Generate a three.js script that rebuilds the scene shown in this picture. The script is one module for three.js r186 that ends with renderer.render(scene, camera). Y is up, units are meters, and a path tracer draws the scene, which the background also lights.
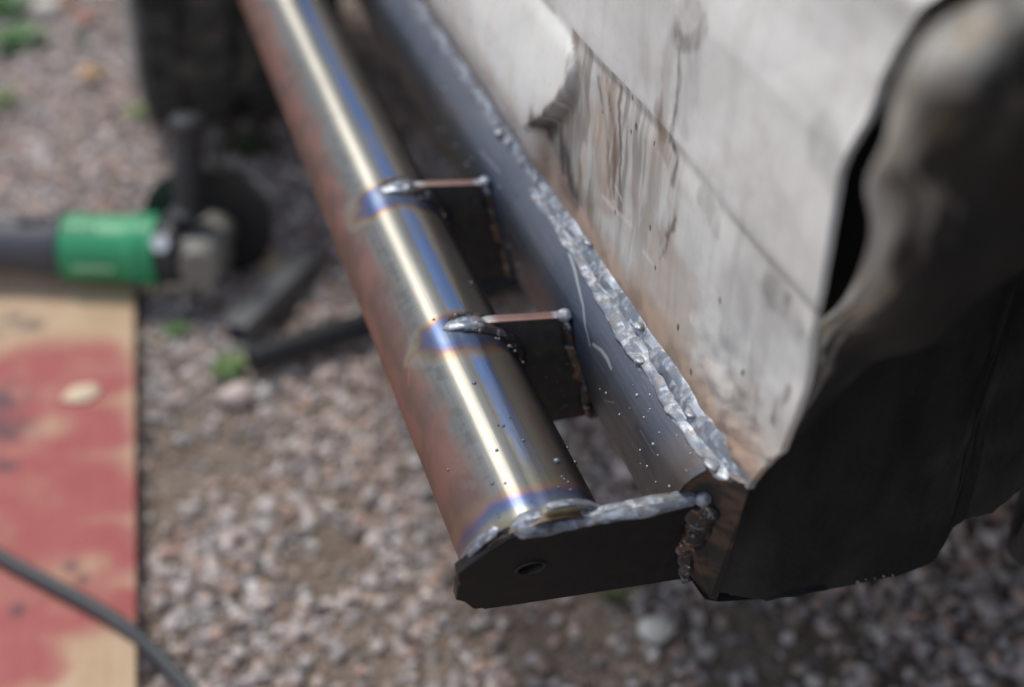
import * as THREE from 'three';
import { ConvexGeometry } from 'three/addons/geometries/ConvexGeometry.js';
import { mergeGeometries, mergeVertices, toCreasedNormals } from 'three/addons/utils/BufferGeometryUtils.js';
import { RoundedBoxGeometry } from 'three/addons/geometries/RoundedBoxGeometry.js';

const clamp = (x, a = 0, b = 1) => Math.min(b, Math.max(a, x));
const lerp = (a, b, t) => a + (b - a) * t;
const smooth = (a, b, x) => { const t = clamp((x - a) / (b - a)); return t * t * (3 - 2 * t); };
// ------------------------------------------------------------------ camera, sky, sun, exposure
const W = 1024, H = 687, EYE = 0.775, FPX = 1422;
const scene = new THREE.Scene();
const camera = new THREE.PerspectiveCamera(2 * Math.atan(H / 2 / FPX) * 180 / Math.PI, W / H, 0.02, 900);
camera.position.set(0, EYE, 0);
camera.lookAt(0.2385, EYE - 0.5665, -0.7887);
camera.focus = 0.6;
camera.userData.fStop = 3.9;
camera.updateMatrixWorld();

const SUN = new THREE.Vector3(-0.19, 0.865, -0.465).normalize();
// hazy summer sky with thin broken cloud, computed
function hazySky() {
  const w = 512, h = 256, d = new Float32Array(w * h * 4), v = new THREE.Vector3();
  for (let j = 0; j < h; j++) for (let i = 0; i < w; i++) {
    const el = ((j + 0.5) / h - 0.5) * Math.PI, az = ((i + 0.5) / w - 0.5) * 2 * Math.PI;
    v.set(Math.cos(el) * Math.cos(az), Math.sin(el), Math.cos(el) * Math.sin(az));
    const up = Math.max(0, v.y), t = Math.pow(1 - up, 2.2), k = 4 * (j * w + i);
    let c = [0.37 + 0.37 * t, 0.47 + 0.29 * t, 0.66 + 0.12 * t];
    const px = v.x / (up + 0.25) * 1.6, pz = v.z / (up + 0.25) * 1.6, cloud = smooth(0.42, 0.72, fbm(px + 31, pz + 17, 0, 5)) * smooth(0.0, 0.2, up) * 0.75;
    c = c.map((x, n) => lerp(x, [0.86, 0.87, 0.89][n], cloud));
    const g = Math.max(0, v.dot(SUN)), glow = 0.35 * Math.pow(g, 10) + 0.8 * Math.pow(g, 90);
    const below = v.y < 0 ? smooth(0, -0.15, v.y) : 0;
    for (let n = 0; n < 3; n++) d[k + n] = lerp(SKY * (c[n] + glow * [1, 0.97, 0.9][n]), [0.22, 0.2, 0.18][n] * SKY, below);
    d[k + 3] = 1;
  }
  const tx = new THREE.DataTexture(d, w, h, THREE.RGBAFormat, THREE.FloatType);
  tx.mapping = THREE.EquirectangularReflectionMapping; tx.magFilter = THREE.LinearFilter; tx.colorSpace = THREE.LinearSRGBColorSpace; tx.needsUpdate = true;
  return tx;
}
const SKY = 1.2;
scene.background = scene.environment = hazySky();

const sun = new THREE.DirectionalLight(new THREE.Color(1, 0.95, 0.84), 2.5);
sun.position.copy(SUN).multiplyScalar(6); sun.target.position.set(0.15, 0.3, -0.8);
sun.castShadow = true; sun.shadow.mapSize.set(2048, 2048); sun.shadow.radius = 22;
Object.assign(sun.shadow.camera, { left: -3, right: 3, top: 3, bottom: -3, near: 0.5, far: 14 });
scene.add(sun, sun.target);

const renderer = new THREE.WebGLRenderer({ antialias: true });
renderer.setSize(W, H);
renderer.toneMapping = THREE.LinearToneMapping;
renderer.toneMappingExposure = 1.08;
renderer.shadowMap.enabled = true;

// ------------------------------------------------------------------ helpers
// A place is given as a = metres to the right of the eye, b = metres below it, z = metres ahead of it along the car.
const P = (a, b, z) => new THREE.Vector3(a, EYE - b, -z);
// direction (a, b, z) of a pixel of the photograph
function ray(px, py) {
  const x = px - 512, y = py - 343, f = FPX;
  return [0.957 * x - 0.164 * y + 0.2385 * f, 0.8239 * y + 0.5665 * f, -0.2895 * x - 0.5424 * y + 0.7887 * f];
}
function onGround(px, py, h = 0) { const r = ray(px, py), t = (EYE - h) / r[1]; return new THREE.Vector3(r[0] * t, h, -r[2] * t); }
function atDepth(px, py, d) { const r = ray(px, py), t = d / FPX; return P(r[0] * t, r[1] * t, r[2] * t); }
function atZ(px, py, z) { const r = ray(px, py), t = z / r[2]; return P(r[0] * t, r[1] * t, z); }

function rng(seed) { let s = seed >>> 0; return () => { s = (s + 0x6D2B79F5) | 0; let t = Math.imul(s ^ (s >>> 15), 1 | s); t = (t + Math.imul(t ^ (t >>> 7), 61 | t)) ^ t; return ((t ^ (t >>> 14)) >>> 0) / 4294967296; }; }
function hash(x, y, z) { let h = Math.imul(x, 374761393) ^ Math.imul(y, 668265263) ^ Math.imul(z, 1274126177); h = Math.imul(h ^ (h >>> 13), 1103515245); return ((h ^ (h >>> 16)) >>> 0) / 4294967296; }
function noise(x, y, z = 0) {                            // value noise, 0 to 1
  const X = Math.floor(x), Y = Math.floor(y), Z = Math.floor(z);
  let u = x - X, v = y - Y, w = z - Z;
  u = u * u * (3 - 2 * u); v = v * v * (3 - 2 * v);
  const row = (k) => lerp(lerp(hash(X, Y, k), hash(X + 1, Y, k), u), lerp(hash(X, Y + 1, k), hash(X + 1, Y + 1, k), u), v);
  if (w === 0) return row(Z);
  w = w * w * (3 - 2 * w);
  return lerp(row(Z), row(Z + 1), w);
}
function fbm(x, y, z = 0, o = 4) { let a = 0.5, s = 0, n = 0; for (let i = 0; i < o; i++) { s += a * noise(x, y, z); n += a; a *= 0.5; x = x * 2.03 + 17.3; y = y * 2.03 + 9.1; z = z === 0 ? 0 : z * 2.03 + 4.7; } return s / n; }

const toByte = (c) => Math.round(255 * clamp(c <= 0.0031308 ? 12.92 * c : 1.055 * Math.pow(c, 1 / 2.4) - 0.055));
const C = (hex) => { const c = new THREE.Color(hex); return [c.r, c.g, c.b]; };       // sRGB hex to linear
const mix3 = (a, b, t) => [lerp(a[0], b[0], t), lerp(a[1], b[1], t), lerp(a[2], b[2], t)];
// fills a colour map and, where fn returns them, a roughness and metalness map: fn(u, v) -> [colour, roughness, metalness]
function maps(w, h, fn, wrap = THREE.ClampToEdgeWrapping) {
  const c = new Uint8Array(w * h * 4), o = new Uint8Array(w * h * 4);
  for (let j = 0; j < h; j++) for (let i = 0; i < w; i++) {
    const [col, r = 0.5, m = 0] = fn((i + 0.5) / w, (j + 0.5) / h), k = 4 * (j * w + i);
    c[k] = toByte(col[0]); c[k + 1] = toByte(col[1]); c[k + 2] = toByte(col[2]); c[k + 3] = 255;
    o[k] = 255; o[k + 1] = Math.round(255 * clamp(r)); o[k + 2] = Math.round(255 * clamp(m)); o[k + 3] = 255;
  }
  const make = (d, srgb) => { const t = new THREE.DataTexture(d, w, h); t.magFilter = THREE.LinearFilter; t.minFilter = THREE.LinearMipmapLinearFilter; t.generateMipmaps = true; t.wrapS = t.wrapT = wrap; if (srgb) t.colorSpace = THREE.SRGBColorSpace; t.needsUpdate = true; return t; };
  const map = make(c, true), orm = make(o, false);
  return { map, roughnessMap: orm, metalnessMap: orm, roughness: 1, metalness: 1 };
}
function grain(w, h, fn, wrap = THREE.RepeatWrapping) {     // a bump map
  const d = new Uint8Array(w * h * 4);
  for (let j = 0; j < h; j++) for (let i = 0; i < w; i++) { const k = 4 * (j * w + i), v = Math.round(255 * clamp(fn((i + 0.5) / w, (j + 0.5) / h))); d[k] = d[k + 1] = d[k + 2] = v; d[k + 3] = 255; }
  const t = new THREE.DataTexture(d, w, h); t.magFilter = THREE.LinearFilter; t.wrapS = t.wrapT = wrap; t.needsUpdate = true; return t;
}
const mat = (o) => new THREE.MeshStandardMaterial({ side: THREE.DoubleSide, ...o });
const lin = (r, g, b) => new THREE.Color().setRGB(r, g, b);

const used = {};
function numbered(n) { const k = used[n] = (used[n] ?? -1) + 1; return k ? n + '_' + String(k).padStart(3, '0') : n; }
function obj(name, geometry, material, parent) {
  const m = new THREE.Mesh(geometry, material); m.name = parent ? name : numbered(name);
  m.castShadow = m.receiveShadow = true; (parent || scene).add(m); return m;
}
function thing(name, label, category, position, group) {
  const g = new THREE.Group(); g.name = numbered(name); if (position) g.position.copy(position);
  g.userData = { label, category }; if (group) g.userData.group = group; scene.add(g); return g;
}
function tag(o, label, category, group) { Object.assign(o.userData, { label, category }); if (group) o.userData.group = group; return o; }

// a grid of points: fn(i / nu, j / nv) -> [Vector3, u, v]
function sheet(nu, nv, fn, flip = false) {
  const pos = [], uv = [], idx = [];
  for (let j = 0; j <= nv; j++) for (let i = 0; i <= nu; i++) { const [p, u, v] = fn(i / nu, j / nv); pos.push(p.x, p.y, p.z); uv.push(u ?? i / nu, v ?? j / nv); }
  for (let j = 0; j < nv; j++) for (let i = 0; i < nu; i++) { const a = j * (nu + 1) + i, b = a + 1, c = a + nu + 1, d = c + 1; flip ? idx.push(a, c, b, b, c, d) : idx.push(a, b, c, b, d, c); }
  const g = new THREE.BufferGeometry();
  g.setAttribute('position', new THREE.Float32BufferAttribute(pos, 3)); g.setAttribute('uv', new THREE.Float32BufferAttribute(uv, 2)); g.setIndex(idx); g.computeVertexNormals();
  return g;
}
// a weld bead along points, made of overlapping ripples; out = the way it stands off the metal, flat = its height over its half width
function bead(points, r, { pitch = 0.006, seed = 1, flat = 0.8, rough = 0.3, rip = 0.2, step = 0.0008, n = 18, out = new THREE.Vector3(0, 1, 0) } = {}) {
  const curve = new THREE.CatmullRomCurve3(points), L = curve.getLength(), m = Math.max(8, Math.ceil(L / step));
  const pts = curve.getSpacedPoints(m), T = new THREE.Vector3(), B = new THREE.Vector3(), N = new THREE.Vector3(), size = typeof r === 'function' ? r : () => r;
  return sheet(n, m, (u, v) => {
    const i = Math.round(v * m), d = v * L, a = u * Math.PI * 2, ca = Math.cos(a), sa = Math.sin(a), r0 = size(v);
    T.copy(pts[Math.min(m, i + 1)]).sub(pts[Math.max(0, i - 1)]).normalize(); B.crossVectors(T, typeof out === 'function' ? out(v) : out).normalize(); N.crossVectors(B, T);
    const k = (d + 0.35 * r0 * Math.cos(2 * a)) / pitch + 0.9 * (noise(d * 70, seed) - 0.5), f = k - Math.floor(k);
    const ripple = 1 - 0.6 * rip + rip * Math.pow(1 - f, 0.6) * smooth(0, 0.25, f);
    const lump = 1 + rough * 1.5 * (noise(ca * 1.1 + 5 + seed * 7, sa * 1.1 + 3, d * 75 + 0.01) - 0.5) + rough * 0.7 * (noise(ca * 2.5 + seed, sa * 2.5, d * 210 + 0.01) - 0.5) + rough * 1.2 * (noise(d * 38, seed * 3.1) - 0.5);
    const end = Math.sqrt(clamp(Math.min(d, L - d) / (r0 * 0.9) + 0.02)), R = r0 * ripple * lump * end;
    return [pts[i].clone().addScaledVector(N, ca * R * flat).addScaledVector(B, sa * R), u, d / 0.05];
  });
}
function blob(r, seed, rough = 0.4, detail = 2, freq = 1.6) {
  let g = new THREE.IcosahedronGeometry(1, detail); g.deleteAttribute('uv'); g.deleteAttribute('normal'); g = mergeVertices(g, 1e-4);
  const p = g.attributes.position, v = new THREE.Vector3();
  for (let i = 0; i < p.count; i++) { v.fromBufferAttribute(p, i); v.multiplyScalar(r * (1 + rough * 2 * (fbm(v.x * freq + seed * 3.7 + 20, v.y * freq + 9, v.z * freq + 30.01, 3) - 0.5))); p.setXYZ(i, v.x, v.y, v.z); }
  g.computeVertexNormals(); return g;
}
function withUv(g) { if (!g.attributes.uv) g.setAttribute('uv', new THREE.Float32BufferAttribute(new Float32Array(g.attributes.position.count * 2), 2)); return g; }
// little round drops of spatter: [[position, radius], ...] joined
function drops(list) {
  const gs = list.map(([p, r], i) => { const g = new THREE.IcosahedronGeometry(r, 1); g.scale(1, 0.8 + 0.4 * hash(i, 3, 1), 1); g.translate(p.x, p.y, p.z); return g; });
  return mergeGeometries(gs);
}
function prism(points, depth, bevel = 0.0006) {           // outline [[x, y], ...] pushed out along z
  const s = points instanceof THREE.Shape ? points : new THREE.Shape(points.map(([x, y]) => new THREE.Vector2(x, y)));
  return new THREE.ExtrudeGeometry(s, { depth, bevelEnabled: bevel > 0, bevelThickness: bevel, bevelSize: bevel, bevelSegments: 2, curveSegments: 28 });
}
// distance from (x, y) to a polyline
function toLine(x, y, pts) {
  let best = 1e9;
  for (let i = 0; i + 1 < pts.length; i++) {
    const [ax, ay] = pts[i], [bx, by] = pts[i + 1], dx = bx - ax, dy = by - ay, t = clamp(((x - ax) * dx + (y - ay) * dy) / (dx * dx + dy * dy || 1));
    best = Math.min(best, Math.hypot(x - ax - t * dx, y - ay - t * dy));
  }
  return best;
}
const inside = (x, y, pts) => { let c = false; for (let i = 0, j = pts.length - 1; i < pts.length; j = i++) { const [xi, yi] = pts[i], [xj, yj] = pts[j]; if ((yi > y) !== (yj > y) && x < (xj - xi) * (y - yi) / (yj - yi) + xi) c = !c; } return c; };

// ------------------------------------------------------------------ ground
const soil = (x, z) => fbm(x * 3.1 + 40, z * 3.1 + 11, 0, 3);                        // high where bare earth shows
const dirt = [[205, 465, 0.085], [240, 445, 0.06], [175, 520, 0.05], [165, 430, 0.05], [330, 560, 0.04], [380, 665, 0.06], [590, 640, 0.1], [780, 650, 0.12], [250, 150, 0.05]].map(([x, y, r]) => [onGround(x, y), r]);
const bare = (x, z) => { let d = 0; for (const [p, r] of dirt) d = Math.max(d, 1 - Math.hypot(x - p.x, z - p.z) / r + 0.6 * (noise(x * 30, z * 30, 5) - 0.5)); return clamp(Math.max(d * 1.4, smooth(0.62, 0.74, soil(x, z)) * 0.5)); };
{
  const m = maps(1024, 1024, (u, v) => {
    const n = fbm(u * 24, v * 24, 0, 5), f = noise(u * 300, v * 300), q = noise(u * 120 + 9, v * 120);
    let c = mix3([0.115, 0.08, 0.058], [0.21, 0.16, 0.125], n);
    c = mix3(c, [0.3, 0.26, 0.24], 0.6 * smooth(0.6, 0.9, f) + 0.3 * smooth(0.65, 0.85, q));
    return [c, 0.95, 0];
  }, THREE.MirroredRepeatWrapping);
  const bm = grain(512, 512, (u, v) => 0.5 * noise(u * 90, v * 90) + 0.5 * noise(u * 210, v * 210));
  bm.repeat.set(2, 2);
  const g = new THREE.PlaneGeometry(600, 600, 1, 1); g.rotateX(-Math.PI / 2);
  const uv = g.attributes.uv; for (let i = 0; i < uv.count; i++) uv.setXY(i, uv.getX(i) * 600, uv.getY(i) * 600);
  const ground = obj('ground', g, mat({ ...m, bumpMap: bm, bumpScale: 0.004 }));
  ground.userData.kind = 'structure';
}
{
  // crushed stone: nobody could count it
  const R = rng(7), tones = [[0.38, 0.30, 0.27], [0.42, 0.37, 0.355], [0.30, 0.27, 0.27], [0.36, 0.245, 0.20], [0.25, 0.225, 0.22], [0.52, 0.475, 0.45], [0.16, 0.138, 0.132], [0.31, 0.235, 0.195], [0.38, 0.31, 0.28]];
  const sets = [[], [], [], [], [], [], [], []];
  const add = (x, z, d) => sets[Math.floor(R() * 8)].push([x, z, d, R(), R(), R(), R()]);
  for (let i = 0; i < 85000; i++) {                       // in view and a little beyond
    const x = -0.42 + 1.3 * R(), z = -(0.4 + 2.3 * R());
    if (R() < 0.85 * bare(x, z)) continue;
    add(x, z, 0.0046 + 0.0108 * Math.pow(R(), 2.0) + (R() < 0.03 ? 0.011 * R() : 0));
  }
  for (let i = 0; i < 24000; i++) {                       // all round
    const r = 0.6 + 5.5 * Math.sqrt(R()), t = R() * 6.283, x = r * Math.cos(t), z = -1 + r * Math.sin(t);
    if (x > -0.42 && x < 0.88 && z < -0.4 && z > -2.7) continue;
    add(x, z, 0.012 + 0.022 * R());
  }
  const gravel = new THREE.Group(); gravel.name = 'gravel'; gravel.userData = { kind: 'stuff', label: 'pinkish grey crushed stone gravel covering the ground', category: 'gravel' }; scene.add(gravel);
  const gm = mat({ color: 0xffffff, roughness: 0.9, flatShading: false });
  sets.forEach((set, k) => {
    const pts = []; for (let i = 0; i < 13; i++) { const y = 1 - 2 * (i + 0.5) / 13, a = i * 2.4 + R(), q = Math.sqrt(1 - y * y), r = 0.5 * (0.75 + 0.4 * R()); pts.push(new THREE.Vector3(r * q * Math.cos(a), r * y * (0.6 + 0.3 * R()), r * q * Math.sin(a) * 0.85)); }
    const g = new ConvexGeometry(pts);
    const im = new THREE.InstancedMesh(g, gm, set.length), o = new THREE.Object3D(), c = new THREE.Color();
    im.name = 'stones';
    set.forEach(([x, z, d, r1, r2, r3, r4], i) => {
      o.position.set(x, d * (0.12 + 0.22 * r1), z); o.rotation.set((r2 - 0.5) * 1.5, r3 * 6.28, (r4 - 0.5) * 1.5); o.scale.set(d, d * (0.8 + 0.4 * r2), d); o.updateMatrix(); im.setMatrixAt(i, o.matrix);
      const t = tones[Math.floor(r3 * 997 % tones.length)], b = (1.02 + 0.5 * r4) * (1 - 0.2 * bare(x, z));
      c.setRGB(t[0] * b, t[1] * b, t[2] * b); im.setColorAt(i, c);
    });
    im.castShadow = im.receiveShadow = true; gravel.add(im);
  });
}

// ------------------------------------------------------------------ the car: body side, sill, welded step bar, wheel arch, front tyre
const car = thing('car', 'white off-road car with scorched sill and welded bare steel step bar', 'car');
const mm = (list) => list.map(([a, b]) => [a / 1000, b / 1000]);
// cross-sections of the car's side, from below upwards
const sillSection = mm([[266, 446], [236, 441], [211, 434], [203.5, 429], [199.5, 423], [193.2, 405], [188.6, 388], [186.0, 375], [185.3, 365], [186.7, 358.2], [190.0, 353.0], [194.8, 349.4], [200.5, 347.0], [206.5, 345.2]]);
const panelSection = mm([[203.8, 347.5], [203.2, 325], [203.4, 290], [205.0, 262], [206.5, 254], [206.6, 252.2], [206.2, 249.6], [206.8, 222], [207.3, 196], [208.6, 188], [211.8, 174], [213.3, 162], [213.2, 148], [213.0, 142.5], [214.6, 138], [217, 90], [220, 0], [226, -90], [238, -250], [264, -330]]);
function section(pts) {
  const s = [0]; for (let i = 1; i < pts.length; i++) s.push(s[i - 1] + Math.hypot(pts[i][0] - pts[i - 1][0], pts[i][1] - pts[i - 1][1]));
  const at = (d) => { let i = 1; while (i < s.length - 1 && s[i] < d) i++; const t = clamp((d - s[i - 1]) / (s[i] - s[i - 1])); return [lerp(pts[i - 1][0], pts[i][0], t), lerp(pts[i - 1][1], pts[i][1], t)]; };
  // the place (z, s) of a pixel of the photograph on this surface
  const find = (px, py) => {
    const r = ray(px, py), k = r[0] / r[1]; let best = null;
    for (let i = 1; i < pts.length; i++) {
      const [a0, b0] = pts[i - 1], [a1, b1] = pts[i], den = (a1 - a0) - k * (b1 - b0); if (Math.abs(den) < 1e-9) continue;
      const t = (k * b0 - a0) / den; if (t < 0 || t > 1) continue;
      const b = lerp(b0, b1, t), z = b / r[1] * r[2]; if (b > 0 && (!best || z < best[0])) best = [z, lerp(s[i - 1], s[i], t)];
    }
    return best;
  };
  return { at, find, length: s[s.length - 1], s };
}
const sillS = section(sillSection), panS = section(panelSection);
const trace = (S, list) => list.map(([x, y]) => S.find(x, y)).filter(Boolean);

// --- painted side panel
const archPix = [[735, 510], [750, 484], [766, 464], [779, 452], [792, 415], [806, 355], [816, 312], [821, 292], [829, 250], [834, 210], [839, 173], [850, 146], [864, 122], [880, 84], [898, 48], [922, 8]];
const arch = trace(panS, archPix).sort((p, q) => p[1] - q[1]);
{ const last = arch[arch.length - 1]; for (const [z, b] of [[0.285, 105], [0.215, 68], [0.13, 44], [0.05, 33]]) { let s = last[1]; while (panS.at(s)[1] > b / 1000) s += 0.0005; arch.push([z, s]); } arch.push([-0.62, arch[arch.length - 1][1] + 0.006], [-0.62, 2]); }
const archZ = (s) => { if (s <= arch[0][1]) return arch[0][0]; let i = 1; while (i < arch.length - 1 && arch[i][1] < s) i++; return lerp(arch[i - 1][0], arch[i][0], clamp((s - arch[i - 1][1]) / (arch[i][1] - arch[i - 1][1] || 1))); };
const bulgeEnd = trace(panS, [[573, 36], [576, 52], [578, 70], [576, 88], [571, 102], [563, 114], [553, 123], [542, 130]]);   // where the bulged lower edge ends
const bulgeEndZ = (s) => { const a = [...bulgeEnd].sort((p, q) => p[1] - q[1]); let i = 1; while (i < a.length - 1 && a[i][1] < s) i++; const t = (s - a[i - 1][1]) / (a[i][1] - a[i - 1][1] || 1); return lerp(a[i - 1][0], a[i][0], clamp(t)); };
const sCrease = panS.s[5];   // the step below the crease
function panelPush(z, s) {                                  // how far the sheet stands out, in metres
  const x = clamp(s / sCrease), across = x >= 1 ? 0 : x < 0.36 ? Math.sin(Math.PI / 2 * Math.pow(x / 0.36, 1.2)) : Math.cos(Math.PI / 2 * (x - 0.36) / 0.64);
  const far = smooth(-0.0015, 0.003, z - bulgeEndZ(s));
  let d = across * (far * 0.009 - (1 - far) * 0.001);
  d += 0.010 * (fbm(z * 8 + 3, s * 11 + z * 5, 0.5, 2) - 0.5) * smooth(0.0, 0.06, s) + 0.003 * (Math.abs(noise(z * 16 + s * 14, s * 5 - z * 6) - 0.5)) * smooth(0.05, 0.14, s);
  d += 0.0012 * (fbm(z * 40, s * 50, 0.5, 3) - 0.5) * smooth(0, 0.02, s);
  const corner = smooth(0.06, 0.0, Math.hypot((z - 0.385) * 0.9, s - 0.012));                   // buckled corner at the wheel arch
  d += corner * 0.007 * (fbm(z * 120 + 7, s * 120, 0.3, 3) - 0.35);
  const edge = smooth(0.022, 0.0, z - archZ(s));
  d += edge * 0.002 * (noise(s * 60, 4) - 0.2);
  return d;
}
const Z0 = 0.2, Z1 = 1.25, SPAN = 0.37;
function panelPoint(z, s) {
  const [a, b] = panS.at(s), e = 0.002, [a1, b1] = panS.at(Math.max(0, s - e)), [a2, b2] = panS.at(s + e), l = Math.hypot(a2 - a1, b2 - b1) || 1, d = panelPush(z, s);
  return P(a + d * (b2 - b1) / l, b - d * (a2 - a1) / l, z);
}
// marks on the paint, each a trace of the photograph laid on the panel: [pixels, half width in metres, colour, strength, softness]
const soot = [0.035, 0.03, 0.028], brown = [0.16, 0.095, 0.06], tan = [0.42, 0.27, 0.18], umber = [0.09, 0.065, 0.05], greyMark = [0.2, 0.19, 0.185];
const marks = [
  [[[550, 122], [558, 140], [566, 165], [574, 190]], 0.0062, soot, 0.85, 1.5],
  [[[556, 120], [562, 105]], 0.002, soot, 0.6, 1],
  [[[577, 66], [577, 88], [570, 106], [558, 121], [546, 130]], 0.0035, umber, 0.6, 1.8],
  [[[548, 132], [556, 150], [562, 170]], 0.003, soot, 0.7, 1.6],
  [[[576, 165], [580, 190], [590, 205]], 0.004, brown, 0.55, 1.5],
  [[[584, 70], [590, 120], [600, 190]], 0.0022, brown, 0.35, 2],
  [[[598, 80], [604, 130], [607, 195]], 0.0016, umber, 0.55, 1.6],
  [[[607, 82], [612, 130], [611, 195]], 0.0022, brown, 0.7, 1.4],
  [[[620, 86], [617, 130], [618, 205]], 0.0018, umber, 0.8, 1.3],
  [[[612, 140], [616, 205]], 0.0034, brown, 0.6, 1.5],
  [[[594, 120], [604, 200]], 0.005, tan, 0.5, 2],
  [[[690, 2], [700, 14], [704, 28], [696, 40], [684, 44], [674, 36]], 0.0022, umber, 0.55, 2],
  [[[676, 30], [668, 55], [664, 90], [660, 130]], 0.003, brown, 0.55, 2],
  [[[678, 48], [679, 80], [672, 115], [667, 140]], 0.0016, umber, 0.8, 1.4],
  [[[668, 138], [674, 150], [674, 166], [670, 184]], 0.0022, soot, 0.85, 1.3],
  [[[656, 110], [660, 145], [666, 160]], 0.0026, brown, 0.5, 2],
  [[[690, 55], [686, 85], [680, 110]], 0.006, greyMark, 0.35, 2],
  [[[672, 222], [664, 235], [656, 255]], 0.0018, umber, 0.75, 1.5],
  [[[668, 215], [660, 240]], 0.0035, brown, 0.35, 2],
  [[[700, 195], [712, 210], [716, 228]], 0.0025, greyMark, 0.4, 2],
  [[[772, 290], [780, 300]], 0.003, greyMark, 0.6, 2.4],
  [[[788, 312], [792, 322]], 0.003, umber, 0.5, 2.4],
  [[[784, 392], [774, 404], [772, 420]], 0.0022, umber, 0.7, 1.5],
  [[[733, 300], [736, 350], [740, 400]], 0.006, greyMark, 0.28, 2.5],
  [[[755, 260], [762, 330], [768, 390]], 0.007, greyMark, 0.22, 2.5],
  [[[820, 140], [834, 170]], 0.004, greyMark, 0.3, 2.5],
].map(([p, w, c, k, f]) => [trace(panS, p), w * 1.25, c, k, f]);
const glints = [  // pale dashes that paint glints onto the sheet
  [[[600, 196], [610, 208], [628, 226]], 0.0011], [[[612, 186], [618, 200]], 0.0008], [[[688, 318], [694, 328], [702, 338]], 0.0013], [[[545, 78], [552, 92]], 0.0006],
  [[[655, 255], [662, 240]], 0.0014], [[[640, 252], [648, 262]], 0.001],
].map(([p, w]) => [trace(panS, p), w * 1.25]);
const specks = [[631, 97, 0.0013], [633, 126, 0.0018], [628, 131, 0.0012], [651, 143, 0.0013], [608, 110, 0.0008], [600, 112, 0.0008], [545, 159, 0.0015], [548, 157, 0.001], [558, 177, 0.0012], [563, 181, 0.0014], [567, 184, 0.0013], [572, 190, 0.001], [576, 196, 0.0012], [612, 212, 0.0012], [676, 327, 0.0018], [484, 18, 0.0013], [502, 40, 0.0008], [516, 55, 0.0007], [646, 228, 0.0015], [652, 268, 0.0012], [718, 300, 0.0014], [690, 372, 0.0016], [741, 372, 0.0013]].map(([x, y, r]) => [...(panS.find(x, y) || [9, 9]), r]);
const box = (pts, w) => { let a = 1e9, b = -1e9, c = 1e9, d = -1e9; for (const [x, y] of pts) { a = Math.min(a, x - w); b = Math.max(b, x + w); c = Math.min(c, y - w); d = Math.max(d, y + w); } return [a, b, c, d]; };
for (const m of marks) m.push(box(m[0], m[1] * 3));
for (const m of glints) m.push(box(m[0], m[1] * 3));
const inBox = (z, s, [a, b, c, d]) => z > a && z < b && s > c && s < d;
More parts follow.
